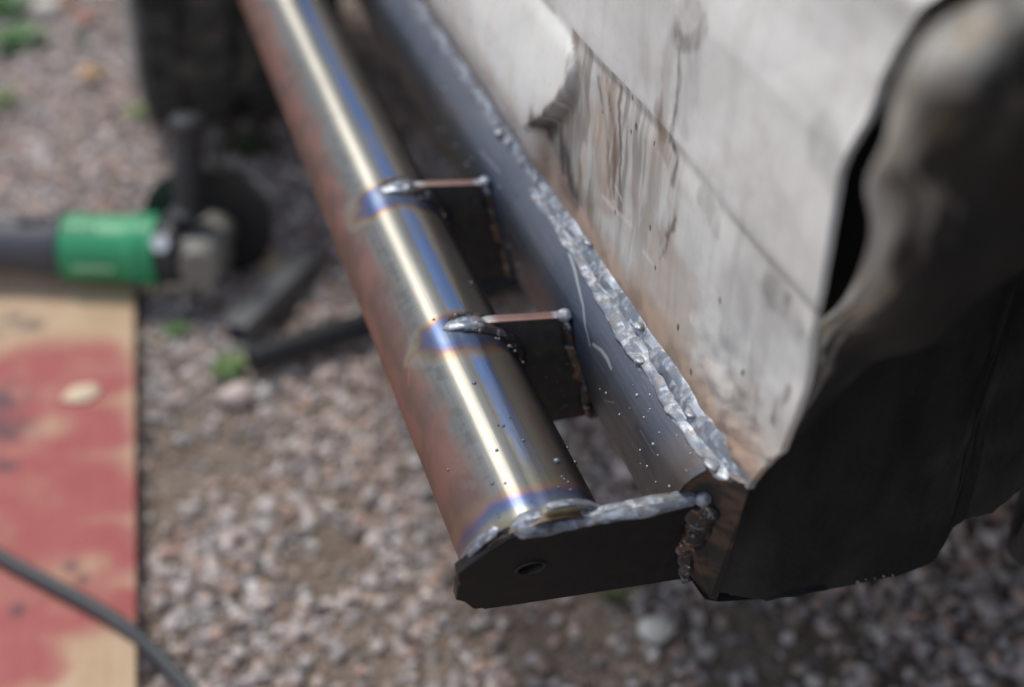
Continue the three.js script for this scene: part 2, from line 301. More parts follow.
{
  const tex = maps(1600, 720, (u, v) => {
    const z = Z0 + u * (Z1 - Z0), s = v * SPAN;
    const n = fbm(z * 22, s * 30, 0, 4), drip = fbm(z * 160 + 2 * noise(z * 30, s * 12), s * 11, 0, 3), fine = noise(z * 1500, s * 1500), mid = noise(z * 420, s * 420);
    let col = [0.77, 0.755, 0.725], rough = 0.22;
    const far = smooth(-0.001, 0.0015, z - bulgeEndZ(s)) * (s < sCrease ? 1 : 0);
    // dusty, smoke-filmed paint with drips; paler on the far bulge, sunlight painted into the colour
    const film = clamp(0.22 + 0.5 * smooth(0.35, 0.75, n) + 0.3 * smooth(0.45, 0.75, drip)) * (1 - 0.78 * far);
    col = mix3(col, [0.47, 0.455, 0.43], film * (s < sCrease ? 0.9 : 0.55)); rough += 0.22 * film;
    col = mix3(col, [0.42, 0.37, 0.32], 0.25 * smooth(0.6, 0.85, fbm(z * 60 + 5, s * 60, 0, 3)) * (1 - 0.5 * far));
    col = mix3(col, [0.4, 0.385, 0.365], 0.12 * smooth(0.7, 0.95, fine) + 0.1 * smooth(0.7, 0.9, mid));
    // soot washed down in streaks below the crease, beside the end of the bulge
    if (s < sCrease * 1.02) {
      const dz = bulgeEndZ(s) - z, zone = smooth(-0.002, 0.004, dz) * smooth(0.17, 0.05, dz), st = fbm(z * 210 + 1.0 * fbm(z * 60, s * 45, 0, 2), s * 30 + 2 * noise(z * 80, s * 30), 0, 4);
      col = mix3(col, [0.15, 0.12, 0.098], zone * (0.3 + 0.7 * smooth(0.38, 0.66, st)) * 0.7);
      col = mix3(col, [0.42, 0.30, 0.22], zone * 0.4 * smooth(0.45, 0.7, fbm(z * 80 + 7, s * 22, 0, 3)));
    }
    // grime line in the creases, widened to paint in their soft shading
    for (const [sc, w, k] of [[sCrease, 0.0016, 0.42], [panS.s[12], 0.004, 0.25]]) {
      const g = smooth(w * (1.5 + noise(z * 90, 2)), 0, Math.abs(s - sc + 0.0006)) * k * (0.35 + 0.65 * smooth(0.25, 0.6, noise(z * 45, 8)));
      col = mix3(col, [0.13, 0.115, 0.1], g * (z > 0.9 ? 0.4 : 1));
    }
    // scorched fringe above the weld
    const w = 0.012 + 0.026 * fbm(z * 38, 3, 0, 3) + 0.010 * noise(z * 130, 5) - 0.004 * far;
    const burn = smooth(w, w * 0.25, s + 0.003 * (fbm(z * 150, s * 150, 0, 2) - 0.5));
    col = mix3(col, mix3([0.46, 0.305, 0.22], [0.20, 0.13, 0.095], smooth(0.4, 0.7, fbm(z * 70, s * 90, 0, 3))), 0.9 * burn);
    const core = smooth(w * 0.34, w * 0.08, s + 0.004 * (noise(z * 200, s * 200) - 0.5));
    col = mix3(col, mix3([0.24, 0.24, 0.26], [0.09, 0.085, 0.085], smooth(0.4, 0.7, fbm(z * 90, s * 130, 0, 3))), 0.8 * core);
    rough += 0.2 * burn;
    col = mix3(col, [0.45, 0.30, 0.2], 0.35 * smooth(w * 2.4, w, s) * smooth(0.4, 0.65, fbm(z * 30 + 4, s * 60, 0, 3)));
    for (const [p, hw, c, k, f, bx] of marks) {
      if (!inBox(z, s, bx)) continue;
      const d = toLine(z + 0.002 * (noise(z * 300, s * 300) - 0.5), s + 0.002 * (noise(z * 300 + 9, s * 300) - 0.5), p) / hw;
      const a = k * smooth(f, Math.max(0, f - 1.3), d) * (0.45 + 0.55 * smooth(0.3, 0.6, fbm(z * 260, s * 60, 0, 2)));
      col = mix3(col, c, a); rough += 0.15 * a;
    }
    for (const [p, hw, bx] of glints) if (inBox(z, s, bx)) col = mix3(col, [0.72, 0.72, 0.72], 0.4 * smooth(1.6, 0.2, toLine(z + 0.001 * (noise(z * 500, s * 500) - 0.5), s, p) / hw));
    for (const [pz, ps, r] of specks) { if (Math.abs(z - pz) > 2 * r || Math.abs(s - ps) > 2 * r) continue; col = mix3(col, [0.06, 0.045, 0.035], 0.85 * smooth(1.2, 0.6, Math.hypot((z - pz) * 1.4, s - ps + 0.5 * r * (noise(z * 900, s * 900) - 0.5)) / r)); }
    return [col, rough, 0];
  });
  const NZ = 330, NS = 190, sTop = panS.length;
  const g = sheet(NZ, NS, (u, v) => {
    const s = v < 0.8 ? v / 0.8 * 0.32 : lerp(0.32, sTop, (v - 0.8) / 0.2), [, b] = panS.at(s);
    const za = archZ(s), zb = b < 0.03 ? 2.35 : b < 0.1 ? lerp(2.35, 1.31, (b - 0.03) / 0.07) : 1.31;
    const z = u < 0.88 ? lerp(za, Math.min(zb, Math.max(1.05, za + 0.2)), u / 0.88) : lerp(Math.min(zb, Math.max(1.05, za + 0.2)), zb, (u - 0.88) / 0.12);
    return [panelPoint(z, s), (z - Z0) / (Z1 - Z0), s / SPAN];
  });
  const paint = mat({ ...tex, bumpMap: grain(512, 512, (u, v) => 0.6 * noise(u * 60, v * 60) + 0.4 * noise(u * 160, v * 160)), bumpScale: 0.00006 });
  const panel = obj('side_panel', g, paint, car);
  // rolled edge of the wheel arch
  const lip = sheet(120, 6, (u, v) => {
    const s = u * (arch[arch.length - 3][1]), z = archZ(s), q = panelPoint(z + 0.0003, s), t = v * 1.5;
    return [new THREE.Vector3(q.x + 0.0003 + 0.0026 * (1 - Math.cos(t)), q.y, q.z + 0.0006 * Math.sin(t)), (z - Z0) / (Z1 - Z0), s / SPAN];
  });
  obj('arch_lip', lip, paint, panel);
}

// --- sill: bare steel box
const steelTint = (t) => {                                // colours of heated steel, from the weld outwards
  if (t < 0.25) return mix3([0.22, 0.23, 0.25], [0.11, 0.15, 0.24], t / 0.25);
  if (t < 0.5) return mix3([0.13, 0.16, 0.22], [0.075, 0.115, 0.24], (t - 0.25) / 0.25);
  if (t < 0.7) return mix3([0.075, 0.115, 0.24], [0.16, 0.115, 0.14], (t - 0.5) / 0.2);
  if (t < 0.85) return mix3([0.16, 0.115, 0.14], [0.28, 0.19, 0.11], (t - 0.7) / 0.15);
  return mix3([0.28, 0.19, 0.11], [0.28, 0.255, 0.21], (t - 0.85) / 0.15);
};
const TAB_Z = [0.519, 0.655], sillEnd = (a, b) => lerp(0.366 + (b - 0.345) * 0.3, 0.389 + (b - 0.365) * 0.37, smooth(0.2035, 0.1955, a));
function sillPoint(z, s) { const [a, b] = sillS.at(s), k = 0.0007 * (fbm(z * 14, s * 20, 0.5, 2) - 0.5); return P(a - k, b, z); }
{
  const L = sillS.length, sTab0 = sillS.s[4], sTab1 = sillS.s[7];
  const lines = [[[[568, 248], [575, 270], [583, 305], [590, 345]], 0.0006, 0.75], [[[593, 344], [601, 350], [607, 358], [611, 368]], 0.0009, 0.7], [[[604, 400], [614, 402]], 0.0005, 0.5], [[[540, 300], [556, 330]], 0.0004, 0.3], [[[640, 430], [655, 455]], 0.0004, 0.35], [[[600, 300], [640, 370]], 0.0004, 0.25], [[[480, 150], [500, 172]], 0.0005, 0.4]].map(([p, w, k]) => [trace(sillS, p), w, k]);
  const tex = maps(2048, 512, (u, v) => {
    const z = 0.3 + u * 0.95, s = v * L;
    const n = fbm(z * 26, s * 34, 0, 4), br = fbm(z * 14, s * 420, 0, 3), f = noise(z * 1400, s * 1400);
    let col = mix3([0.055, 0.064, 0.085], [0.115, 0.118, 0.128], n), r = 0.38 + 0.2 * n, m = 0.5;
    col = mix3(col, [0.16, 0.135, 0.12], 0.6 * smooth(0.45, 0.7, fbm(z * 12 + 7, s * 30, 0, 4)));
    col = mix3(col, [0.045, 0.05, 0.065], 0.6 * smooth(0.5, 0.68, fbm(z * 40 + 3, s * 55, 0, 4)));
    col = mix3(col, [0.17, 0.17, 0.178], 0.35 * smooth(0.55, 0.8, br));
    // blued by the welding at the brackets and along the seam
    for (const tz of TAB_Z) {
      const d = toLine(z, s, [[tz, sTab0], [tz, sTab1]]) + 0.006 * (fbm(z * 90, s * 90, 0, 2) - 0.5);
      col = mix3(col, [0.045, 0.062, 0.105], 0.85 * smooth(0.034, 0.012, d)); if (d < 0.008) { col = mix3(col, [0.10, 0.075, 0.06], 0.6 * smooth(0.008, 0.003, d)); r += 0.1; }
    }
    const ds = L - s, wob = 0.008 * (fbm(z * 45, 7, 0, 3) - 0.5);
    col = mix3(col, [0.05, 0.066, 0.105], 0.6 * smooth(0.05, 0.012, ds + wob * 2));
    col = mix3(col, [0.16, 0.17, 0.19], 0.6 * smooth(0.012, 0.006, ds + wob));
    const de = z - 0.385; col = mix3(col, [0.14, 0.11, 0.095], 0.5 * smooth(0.05, 0.01, Math.abs(de)) * smooth(0.35, 0.6, fbm(z * 60, s * 60, 0, 3)));
    col = mix3(col, [0.10, 0.068, 0.05], 0.6 * smooth(0.016, 0.004, de) * smooth(0.3, 0.5, fbm(z * 120, s * 120, 0, 3)));
    for (const [p, w, k] of lines) { const d = toLine(z, s, p); if (d < 0.004) { col = mix3(col, [0.36, 0.37, 0.38], k * smooth(w * 1.4, w * 0.5, d)); } }
    col = mix3(col, [0.55, 0.55, 0.55], 0.25 * smooth(0.93, 0.99, f)); r += 0.12 * (f - 0.5);
    return [col, r, m];
  });
  const g = sheet(260, 60, (u, v) => { const s = v * L, z = lerp(sillEnd(...sillS.at(s)), 1.3, u); return [sillPoint(z, s), (z - 0.3) / 0.95, v]; });
  const sill = obj('sill', g, mat({ ...tex, bumpMap: grain(512, 256, (u, v) => 0.5 * noise(u * 60, v * 200) + 0.5 * noise(u * 300, v * 300)), bumpScale: 0.00012 }), car);
  // closed end of the box, rusty
  const pts = []; for (let i = 0; i <= 60; i++) { const [a, b] = sillS.at(L * i / 60); pts.push([a + 0.0004, EYE - b]); }
  pts.splice(0, pts.length, ...pts.filter(([a]) => a < 0.2095)); pts.splice(0, pts.length, ...pts.filter(([a, y]) => a < 0.2042 || y < EYE - 0.42)); pts.push([0.2046, EYE - 0.3470], [0.2100, EYE - 0.4335]);
  const rust = mat(maps(256, 256, (u, v) => [mix3([0.03, 0.027, 0.026], [0.10, 0.06, 0.043], smooth(0.35, 0.7, fbm(u * 14, v * 14, 0, 4))), 0.8, 0.25], THREE.RepeatWrapping));
  rust.map.repeat.set(12, 12);
  const e = prism(pts, 0.003, 0); { const q = e.attributes.position; for (let i = 0; i < q.count; i++) q.setZ(i, q.getZ(i) - 0.0034 - sillEnd(q.getX(i), EYE - q.getY(i))); e.computeVertexNormals(); } obj('end_face', e, rust, sill);

  // weld metal shared by all beads: blue-grey steel partly under pale slag, brown where burnt
  var weld = mat(maps(256, 512, (u, v) => {
    const wx = 1.6 * fbm(u * 9, v * 13, 0, 3), wy = 1.6 * fbm(u * 9 + 40, v * 13, 0, 3), n = fbm(u * 7 + wx, v * 11 + wy, 0, 5), q = fbm(u * 9 + 3 + wy, v * 15 + wx, 0, 4), e = fbm(u * 40, v * 60, 0, 2);
    let c = mix3([0.09, 0.105, 0.14], [0.19, 0.215, 0.26], n); c = mix3(c, [0.44, 0.475, 0.54], 0.85 * smooth(0.4, 0.66, n)); c = mix3(c, [0.16, 0.115, 0.09], 0.6 * smooth(0.5, 0.74, q));
    return [mix3(c, [0.3, 0.31, 0.33], 0.3 * e), 0.38 + 0.14 * q, 0.45];
  }, THREE.RepeatWrapping));

  // bare weld without slag: burnt brown and blue-black
  var rusty = mat(maps(128, 256, (u, v) => { const w = 1.5 * fbm(u * 8, v * 12, 0, 3), n = fbm(u * 8 + w, v * 14 + w, 0, 4); return [mix3(mix3([0.05, 0.058, 0.075], [0.12, 0.07, 0.045], smooth(0.4, 0.62, n)), [0.24, 0.27, 0.32], smooth(0.62, 0.78, fbm(u * 12 + 4 + w, v * 18, 0, 3))), 0.36, 0.7]; }, THREE.RepeatWrapping));

  // seam between sill and panel: an uneven bead, wider and in gobs towards the wheel arch
  const tilted = new THREE.Vector3(-0.75, 0.66, 0), wide = (v) => lerp(0.0058, 0.0050, smooth(0.05, 0.5, v)) * (0.85 + 0.3 * noise(v * 23, 4));
  const line = []; for (let i = 0; i <= 90; i++) { const z = lerp(0.372, 1.29, i / 90); line.push(P(0.2024 - 0.0016 * smooth(0.5, 0.8, z) + 0.0012 * (noise(z * 60, 3) - 0.5), 0.3464 + 0.003 * (noise(z * 34, 9) - 0.5), z)); }
  obj('weld_bead', bead(line, wide, { pitch: 0.012, seed: 5, rough: 0.34, rip: 0.09, flat: 0.42, step: 0.0011, n: 26, out: tilted }), weld, sill);
  const line2 = []; for (let i = 0; i <= 50; i++) { const z = lerp(0.374, 0.62, i / 50); line2.push(P(0.1985 + 0.002 * (noise(z * 50, 13) - 0.5), 0.3482 + 0.001 * (noise(z * 44, 19) - 0.5), z)); }
  obj('weld_bead', bead(line2, (v) => lerp(0.005, 0.0028, v), { pitch: 0.016, seed: 8, rough: 0.4, rip: 0.05, flat: 0.22, n: 24, step: 0.001, out: new THREE.Vector3(-0.3, 0.95, 0) }), weld, sill);
  const R = rng(21), gobs = [];
  for (let i = 0; i < 10; i++) { const z = 0.372 + 0.36 * Math.pow(R(), 1.5), r = 0.0014 + 0.0026 * R(), g2 = withUv(blob(r, i, 0.6, 2)); g2.scale(0.9, 0.4, 1.2); const q = R(), p = P(lerp(0.2032, 0.194, q), lerp(0.340, 0.3492, q), z); g2.translate(p.x, p.y, p.z); gobs.push(g2); }
  const gm = obj('weld_gobs', mergeGeometries(gobs), weld, sill); gm.userData.kind = 'stuff';
  // spatter on the face
  const d = [];
  for (let i = 0; i < 80; i++) { const near = R() < 0.5, z = near ? 0.385 + 0.06 * R() : 0.4 + 0.4 * R(), s = lerp(sTab0 + 0.004, L - 0.01, near ? R() : Math.pow(R(), 0.8)); d.push([sillPoint(z, s), 0.00025 + 0.0008 * Math.pow(R(), 3) + (R() < 0.05 ? 0.0007 : 0)]); }
  const sp = obj('spatter', drops(d), mat({ color: lin(0.34, 0.36, 0.40), metalness: 0.6, roughness: 0.45 }), sill); sp.userData.kind = 'stuff';
}

// --- step bar: straight steel tube with a longitudinal seam, welded to brackets and an end plate
const TC = [0.131, 0.389], TR = 0.030, TILT = Math.atan(0.37), plateZ = (b) => 0.383 + (b - 0.365) * 0.37;
const onTube = (deg, z, r = TR) => { const t = deg * Math.PI / 180; return P(TC[0] + r * Math.sin(t), TC[1] - r * Math.cos(t), z); };   // angle from the top, positive towards the car
const TUBE_END = 1.225;
{
  const tex = maps(2048, 576, (u, v) => {
    const z = 0.37 + u * 0.86, t = v * 360 - 180, arc = t / 180 * Math.PI * TR;              // arc in metres
    const n = fbm(z * 20, arc * 60, 0, 4), br = fbm(z * 5, arc * 900, 0, 3), f = noise(z * 1300, arc * 1300), sp = fbm(z * 260, arc * 260, 0, 2);
    let col = mix3([0.215, 0.205, 0.188], [0.29, 0.278, 0.253], n), r = 0.30 + 0.06 * n + 0.05 * br, m = 1.0;
    col = mix3(col, [0.19, 0.18, 0.16], 0.5 * smooth(0.45, 0.75, br));
    // red-brown rust film on the outer side
    const edge = -38 + 9 * (fbm(z * 12, 2, 0, 3) - 0.5) + 16 * (fbm(z * 90, arc * 200, 0, 2) - 0.5);
    const rust = smooth(edge + 9, edge - 14, t) * smooth(-170, -120, t);
    col = mix3(col, mix3([0.185, 0.083, 0.066], [0.12, 0.062, 0.051], smooth(0.35, 0.7, fbm(z * 50, arc * 90, 0, 4))), 0.9 * rust); r = lerp(r, 0.5, rust); m = lerp(m, 0.25, rust);
    col = mix3(col, [0.16, 0.14, 0.115], 0.5 * smooth(0.55, 0.7, sp) * smooth(-60, -40, t) * smooth(-18, -32, t)); 
    // blue oxide band left along the seam by the mill
    const wob = 1.6 * (noise(z * 60, 4) - 0.5) + 1.6 * (fbm(z * 200, arc * 500, 0, 2) - 0.5);
    const band = smooth(-1.5, 0.5, t + wob) * smooth(15, 12.5, t + wob) * (0.72 + 0.28 * smooth(0.3, 0.6, fbm(z * 24, 6, 0, 3)));
    const fadeIn = smooth(0.395, 0.46, z + 0.03 * (noise(z * 80, arc * 300) - 0.5));
    col = mix3(col, [0.125, 0.215, 0.46], 0.88 * band * fadeIn); r = lerp(r, 0.3, band);
    col = mix3(col, [0.25, 0.235, 0.215], 0.7 * smooth(15, 18, t)); r += 0.1 * smooth(15, 20, t);
    col = mix3(col, [0.19, 0.13, 0.085], 0.45 * smooth(20, 32, t) * smooth(0.42, 0.66, fbm(z * 36, arc * 80, 0, 3)));
    // heat tint round the brackets
    for (const tz of TAB_Z) {
      if (Math.abs(z - tz) > 0.05) continue;
      const x0 = -5 / 57.3 * TR, x1 = 95 / 57.3 * TR;
      const d = Math.hypot((z - tz + 0.002) * (z > tz ? 1.35 : 0.95), arc < x0 ? (arc - x0) * 0.8 : arc > x1 ? arc - x1 : 0) + 0.011 * (fbm(z * 70 + tz * 40, arc * 70, 0, 3) - 0.5);
      const k = d / (0.0205 - 0.004 * smooth(10, 70, t)); if (k < 1.2) { const a = smooth(1.2, 0.85, k) * (k > 0.8 ? 0.75 : 0.93); col = mix3(col, steelTint(clamp(k)), a); r = lerp(r, 0.33, a * 0.6); m = Math.max(m, 0.9 * a); }
    }
    // and at the end plate
    const b = TC[1] - TR * Math.cos(t / 57.2958), de = z - plateZ(b) + 0.009 * (fbm(z * 60, arc * 60, 0, 3) - 0.5), k = de / 0.024;
    if (k < 1.25) {
      const stops = [[0, [0.20, 0.15, 0.12]], [0.22, [0.33, 0.20, 0.11]], [0.42, [0.36, 0.33, 0.24]], [0.6, [0.12, 0.17, 0.27]], [0.72, [0.10, 0.12, 0.27]], [0.86, [0.29, 0.18, 0.18]], [1, [0.33, 0.22, 0.12]], [1.25, [0.27, 0.25, 0.22]]];
      let i = 1; while (i < stops.length - 1 && stops[i][0] < k) i++;
      const c = mix3(stops[i - 1][1], stops[i][1], clamp((k - stops[i - 1][0]) / (stops[i][0] - stops[i - 1][0]))), a = 0.85 * smooth(1.25, 0.8, k) * (1 - 0.35 * rust);
      col = mix3(col, c, a); m = lerp(m, 0.95, a); r = lerp(r, 0.3, a);
    }
    // scratches
    if (rust > 0.3) { const d = toLine(z, arc, [[0.505, -0.033], [0.513, -0.028], [0.516, -0.0275]]); col = mix3(col, [0.30, 0.13, 0.07], 0.6 * smooth(0.0010, 0.0002, d + 0.0006 * (noise(z * 900, arc * 900) - 0.5))); }
    r += 0.03 * (f - 0.5); col = mix3(col, [0.1, 0.08, 0.06], 0.4 * smooth(0.94, 0.99, f));
    return [col, r, m];
  }, THREE.RepeatWrapping);
  const NA = 96, NL = 120;
  const g = sheet(NA, NL, (u, v) => {
    const t = (u * 360 - 180), c = Math.cos(t / 57.2958), b = TC[1] - TR * c, z = lerp(plateZ(b) + 0.0022, TUBE_END, v);
    return [onTube(t, z), (z - 0.37) / 0.86, u];
  });
  { const p = g.attributes.position, n = g.attributes.normal; for (let i = 0; i < p.count; i++) { const x = p.getX(i) - TC[0], y = p.getY(i) - (EYE - TC[1]), l = Math.hypot(x, y); n.setXYZ(i, x / l, y / l, 0); } }
  const tube = obj('step_tube', g, new THREE.MeshPhysicalMaterial({ ...tex, side: THREE.DoubleSide, anisotropy: 0.85, bumpMap: grain(512, 512, (u, v) => 0.7 * noise(u * 12, v * 240) + 0.3 * noise(u * 120, v * 300)), bumpScale: 0.00002 }), car);
  // drops of spatter on the tube
  const R = rng(33), d = [];
  for (let i = 0; i < 26; i++) { const near = i < 13, z = near ? 0.392 + 0.05 * R() * R() : 0.42 + 0.4 * R(), t = near ? -40 + 80 * R() : -60 + 105 * R(); d.push([onTube(t, z), 0.0003 + 0.0006 * R()]); }
  for (const [px, py, r] of [[494, 409, 0.001], [512, 479, 0.0016], [526, 481, 0.0012], [546, 464, 0.001], [573, 450, 0.0009]]) { const q = atZ(px, py, 0.44); d.push([onTube(Math.atan2(q.x - TC[0], q.y - (EYE - TC[1])) * 57.3, 0.42 + (479 - py) * 0.0008), r]); }
  const sp = obj('spatter', drops(d), mat({ color: lin(0.14, 0.15, 0.18), metalness: 0.6, roughness: 0.5 }), tube); sp.userData.kind = 'stuff';
  const cap = new THREE.CylinderGeometry(TR + 0.002, TR + 0.002, 0.005, 40); cap.rotateX(Math.PI / 2); const q = P(TC[0], TC[1], TUBE_END + 0.002); cap.translate(q.x, q.y, q.z);
  obj('end_cap', cap, mat({ color: lin(0.2, 0.19, 0.18), metalness: 0.8, roughness: 0.5 }), tube);
}

// --- two bracket plates between tube and sill
const plateTex = maps(512, 512, (u, v) => {
  const n = fbm(u * 20, v * 20, 0, 4), f = noise(u * 200, v * 200);
  let c = mix3([0.05, 0.05, 0.053], [0.095, 0.092, 0.09], n); c = mix3(c, [0.13, 0.09, 0.06], 0.4 * smooth(0.55, 0.75, fbm(u * 12 + 5, v * 12, 0, 3)));
  return [mix3(c, [0.3, 0.3, 0.3], 0.2 * smooth(0.95, 1, f)), 0.5 + 0.15 * n, 0.75];
}, THREE.RepeatWrapping);
for (const k of ['map', 'roughnessMap']) plateTex[k].repeat.set(12, 12);
const millSteel = mat(plateTex);
const edgeTex = maps(256, 128, (u, v) => {
  const n = fbm(u * 30, v * 8, 0, 3), red = smooth(0.30, 0.42, u + 0.1 * (n - 0.5)) * smooth(0.92, 0.86, u);
  return [mix3(mix3([0.42, 0.44, 0.48], [0.55, 0.57, 0.6], n), mix3([0.22, 0.10, 0.085], [0.34, 0.17, 0.13], n), 0.85 * red), 0.4, 0.7];
});
const edgeSteel = mat(edgeTex);
TAB_Z.forEach((tz, k) => {
  const T = 0.005, Y = (b) => EYE - b;
  const s = new THREE.Shape();
  s.moveTo(0.1285, Y(0.3585)); s.lineTo(0.150, Y(0.3600)); s.lineTo(0.1838, Y(0.3640)); s.lineTo(0.1992, Y(0.4225)); s.lineTo(0.168, Y(0.4225)); s.lineTo(0.149, Y(0.4136));
  s.absarc(TC[0], Y(TC[1]), TR + 0.0003, -0.94, 1.65, false);
  s.closePath();
  const g = prism(s, T, 0.0005); g.translate(0, 0, -tz - T);
  const bracket = obj('bracket', g, millSteel, car);
  // sawn top edge, half still red with primer
  const top = sheet(40, 4, (u, v) => { const a = lerp(0.1292, 0.1836, u), b = a < 0.15 ? lerp(0.3585, 0.36, (a - 0.1285) / 0.0215) : lerp(0.36, 0.364, (a - 0.15) / 0.0338); return [P(a, b - 0.00085 - 0.0003 * Math.sin(v * Math.PI), tz - 0.0004 + v * (T + 0.0008)), u, v]; });
  obj('top_edge', top, edgeSteel, bracket);
  // weld on the tip, over the tube
  const tip = []; for (let i = 0; i <= 8; i++) { const a = lerp(0.1245, 0.1455, i / 8); tip.push(P(a, 0.3592 - 0.0014 * Math.sin(i / 8 * Math.PI) + 0.0006 * i / 8, tz + 0.001)); }
  obj('weld_bead', bead(tip, (v) => lerp(0.003, 0.0056, smooth(0, 0.5, v)), { pitch: 0.008, seed: 31 + k, rough: 0.3, flat: 0.42, step: 0.0006 }), weld, bracket);
  const cope = []; for (let i = 0; i <= 12; i++) cope.push(onTube(lerp(10, 82, i / 12), tz - 0.0022, TR + 0.0012));
  obj('weld_bead', bead(cope, 0.0034, { pitch: 0.007, seed: 41 + k, rough: 0.4, rip: 0.12, flat: 0.6, step: 0.0007, out: (v) => onTube(lerp(10, 82, v), 0, 1).sub(onTube(0, 0, 0)).add(new THREE.Vector3(0, 0, 0.8)) }), rusty, bracket);
  const far = []; for (let i = 0; i <= 10; i++) far.push(onTube(lerp(-4, 60, i / 10), tz + T + 0.002, TR + 0.0008));
  obj('weld_bead', bead(far, 0.003, { pitch: 0.005, seed: 51 + k, rough: 0.4, step: 0.0009, out: new THREE.Vector3(0.4, 0.6, -0.7) }), rusty, bracket);
  const down = []; for (let i = 0; i <= 8; i++) { const t = i / 8; down.push(P(lerp(0.1822, 0.1975, t), lerp(0.364, 0.4235, t), tz - 0.0022)); }
  obj('weld_bead', bead(down.slice(0, 6), 0.0042, { pitch: 0.010, seed: 61 + k, rough: 0.3, rip: 0.12, flat: 0.6, step: 0.0008, out: new THREE.Vector3(-0.6, 0, 0.8) }), rusty, bracket);
  obj('weld_bead', bead(down.slice(5), 0.0032, { pitch: 0.0045, seed: 71 + k, rough: 0.6, step: 0.0008, out: new THREE.Vector3(-0.6, 0, 0.8) }), rusty, bracket);
  const knob = blob(0.0034, 81 + k, 0.35, 3); knob.scale(1, 0.9, 1.15); const q = P(0.1822, 0.3622, tz + 0.0005); knob.translate(q.x, q.y, q.z); obj('weld_knob', withUv(knob), weld, bracket);
  const R = rng(90 + k), d = []; for (let i = 0; i < 22; i++) { const t = R(), e = R(); d.push([P(lerp(0.166, 0.188, t) + 0.012 * e, lerp(0.37, 0.418, e), tz - 0.0008), 0.0003 + 0.0006 * R() * R()]); }
  for (let i = 0; i < 8; i++) d.push([onTube(15 + 60 * R(), tz - 0.004 - 0.006 * R(), TR + 0.0006), 0.0004 + 0.0007 * R()]);
  const sp = obj('spatter', drops(d), mat({ color: lin(0.2, 0.17, 0.15), metalness: 0.5, roughness: 0.5 }), bracket); sp.userData.kind = 'stuff';
});

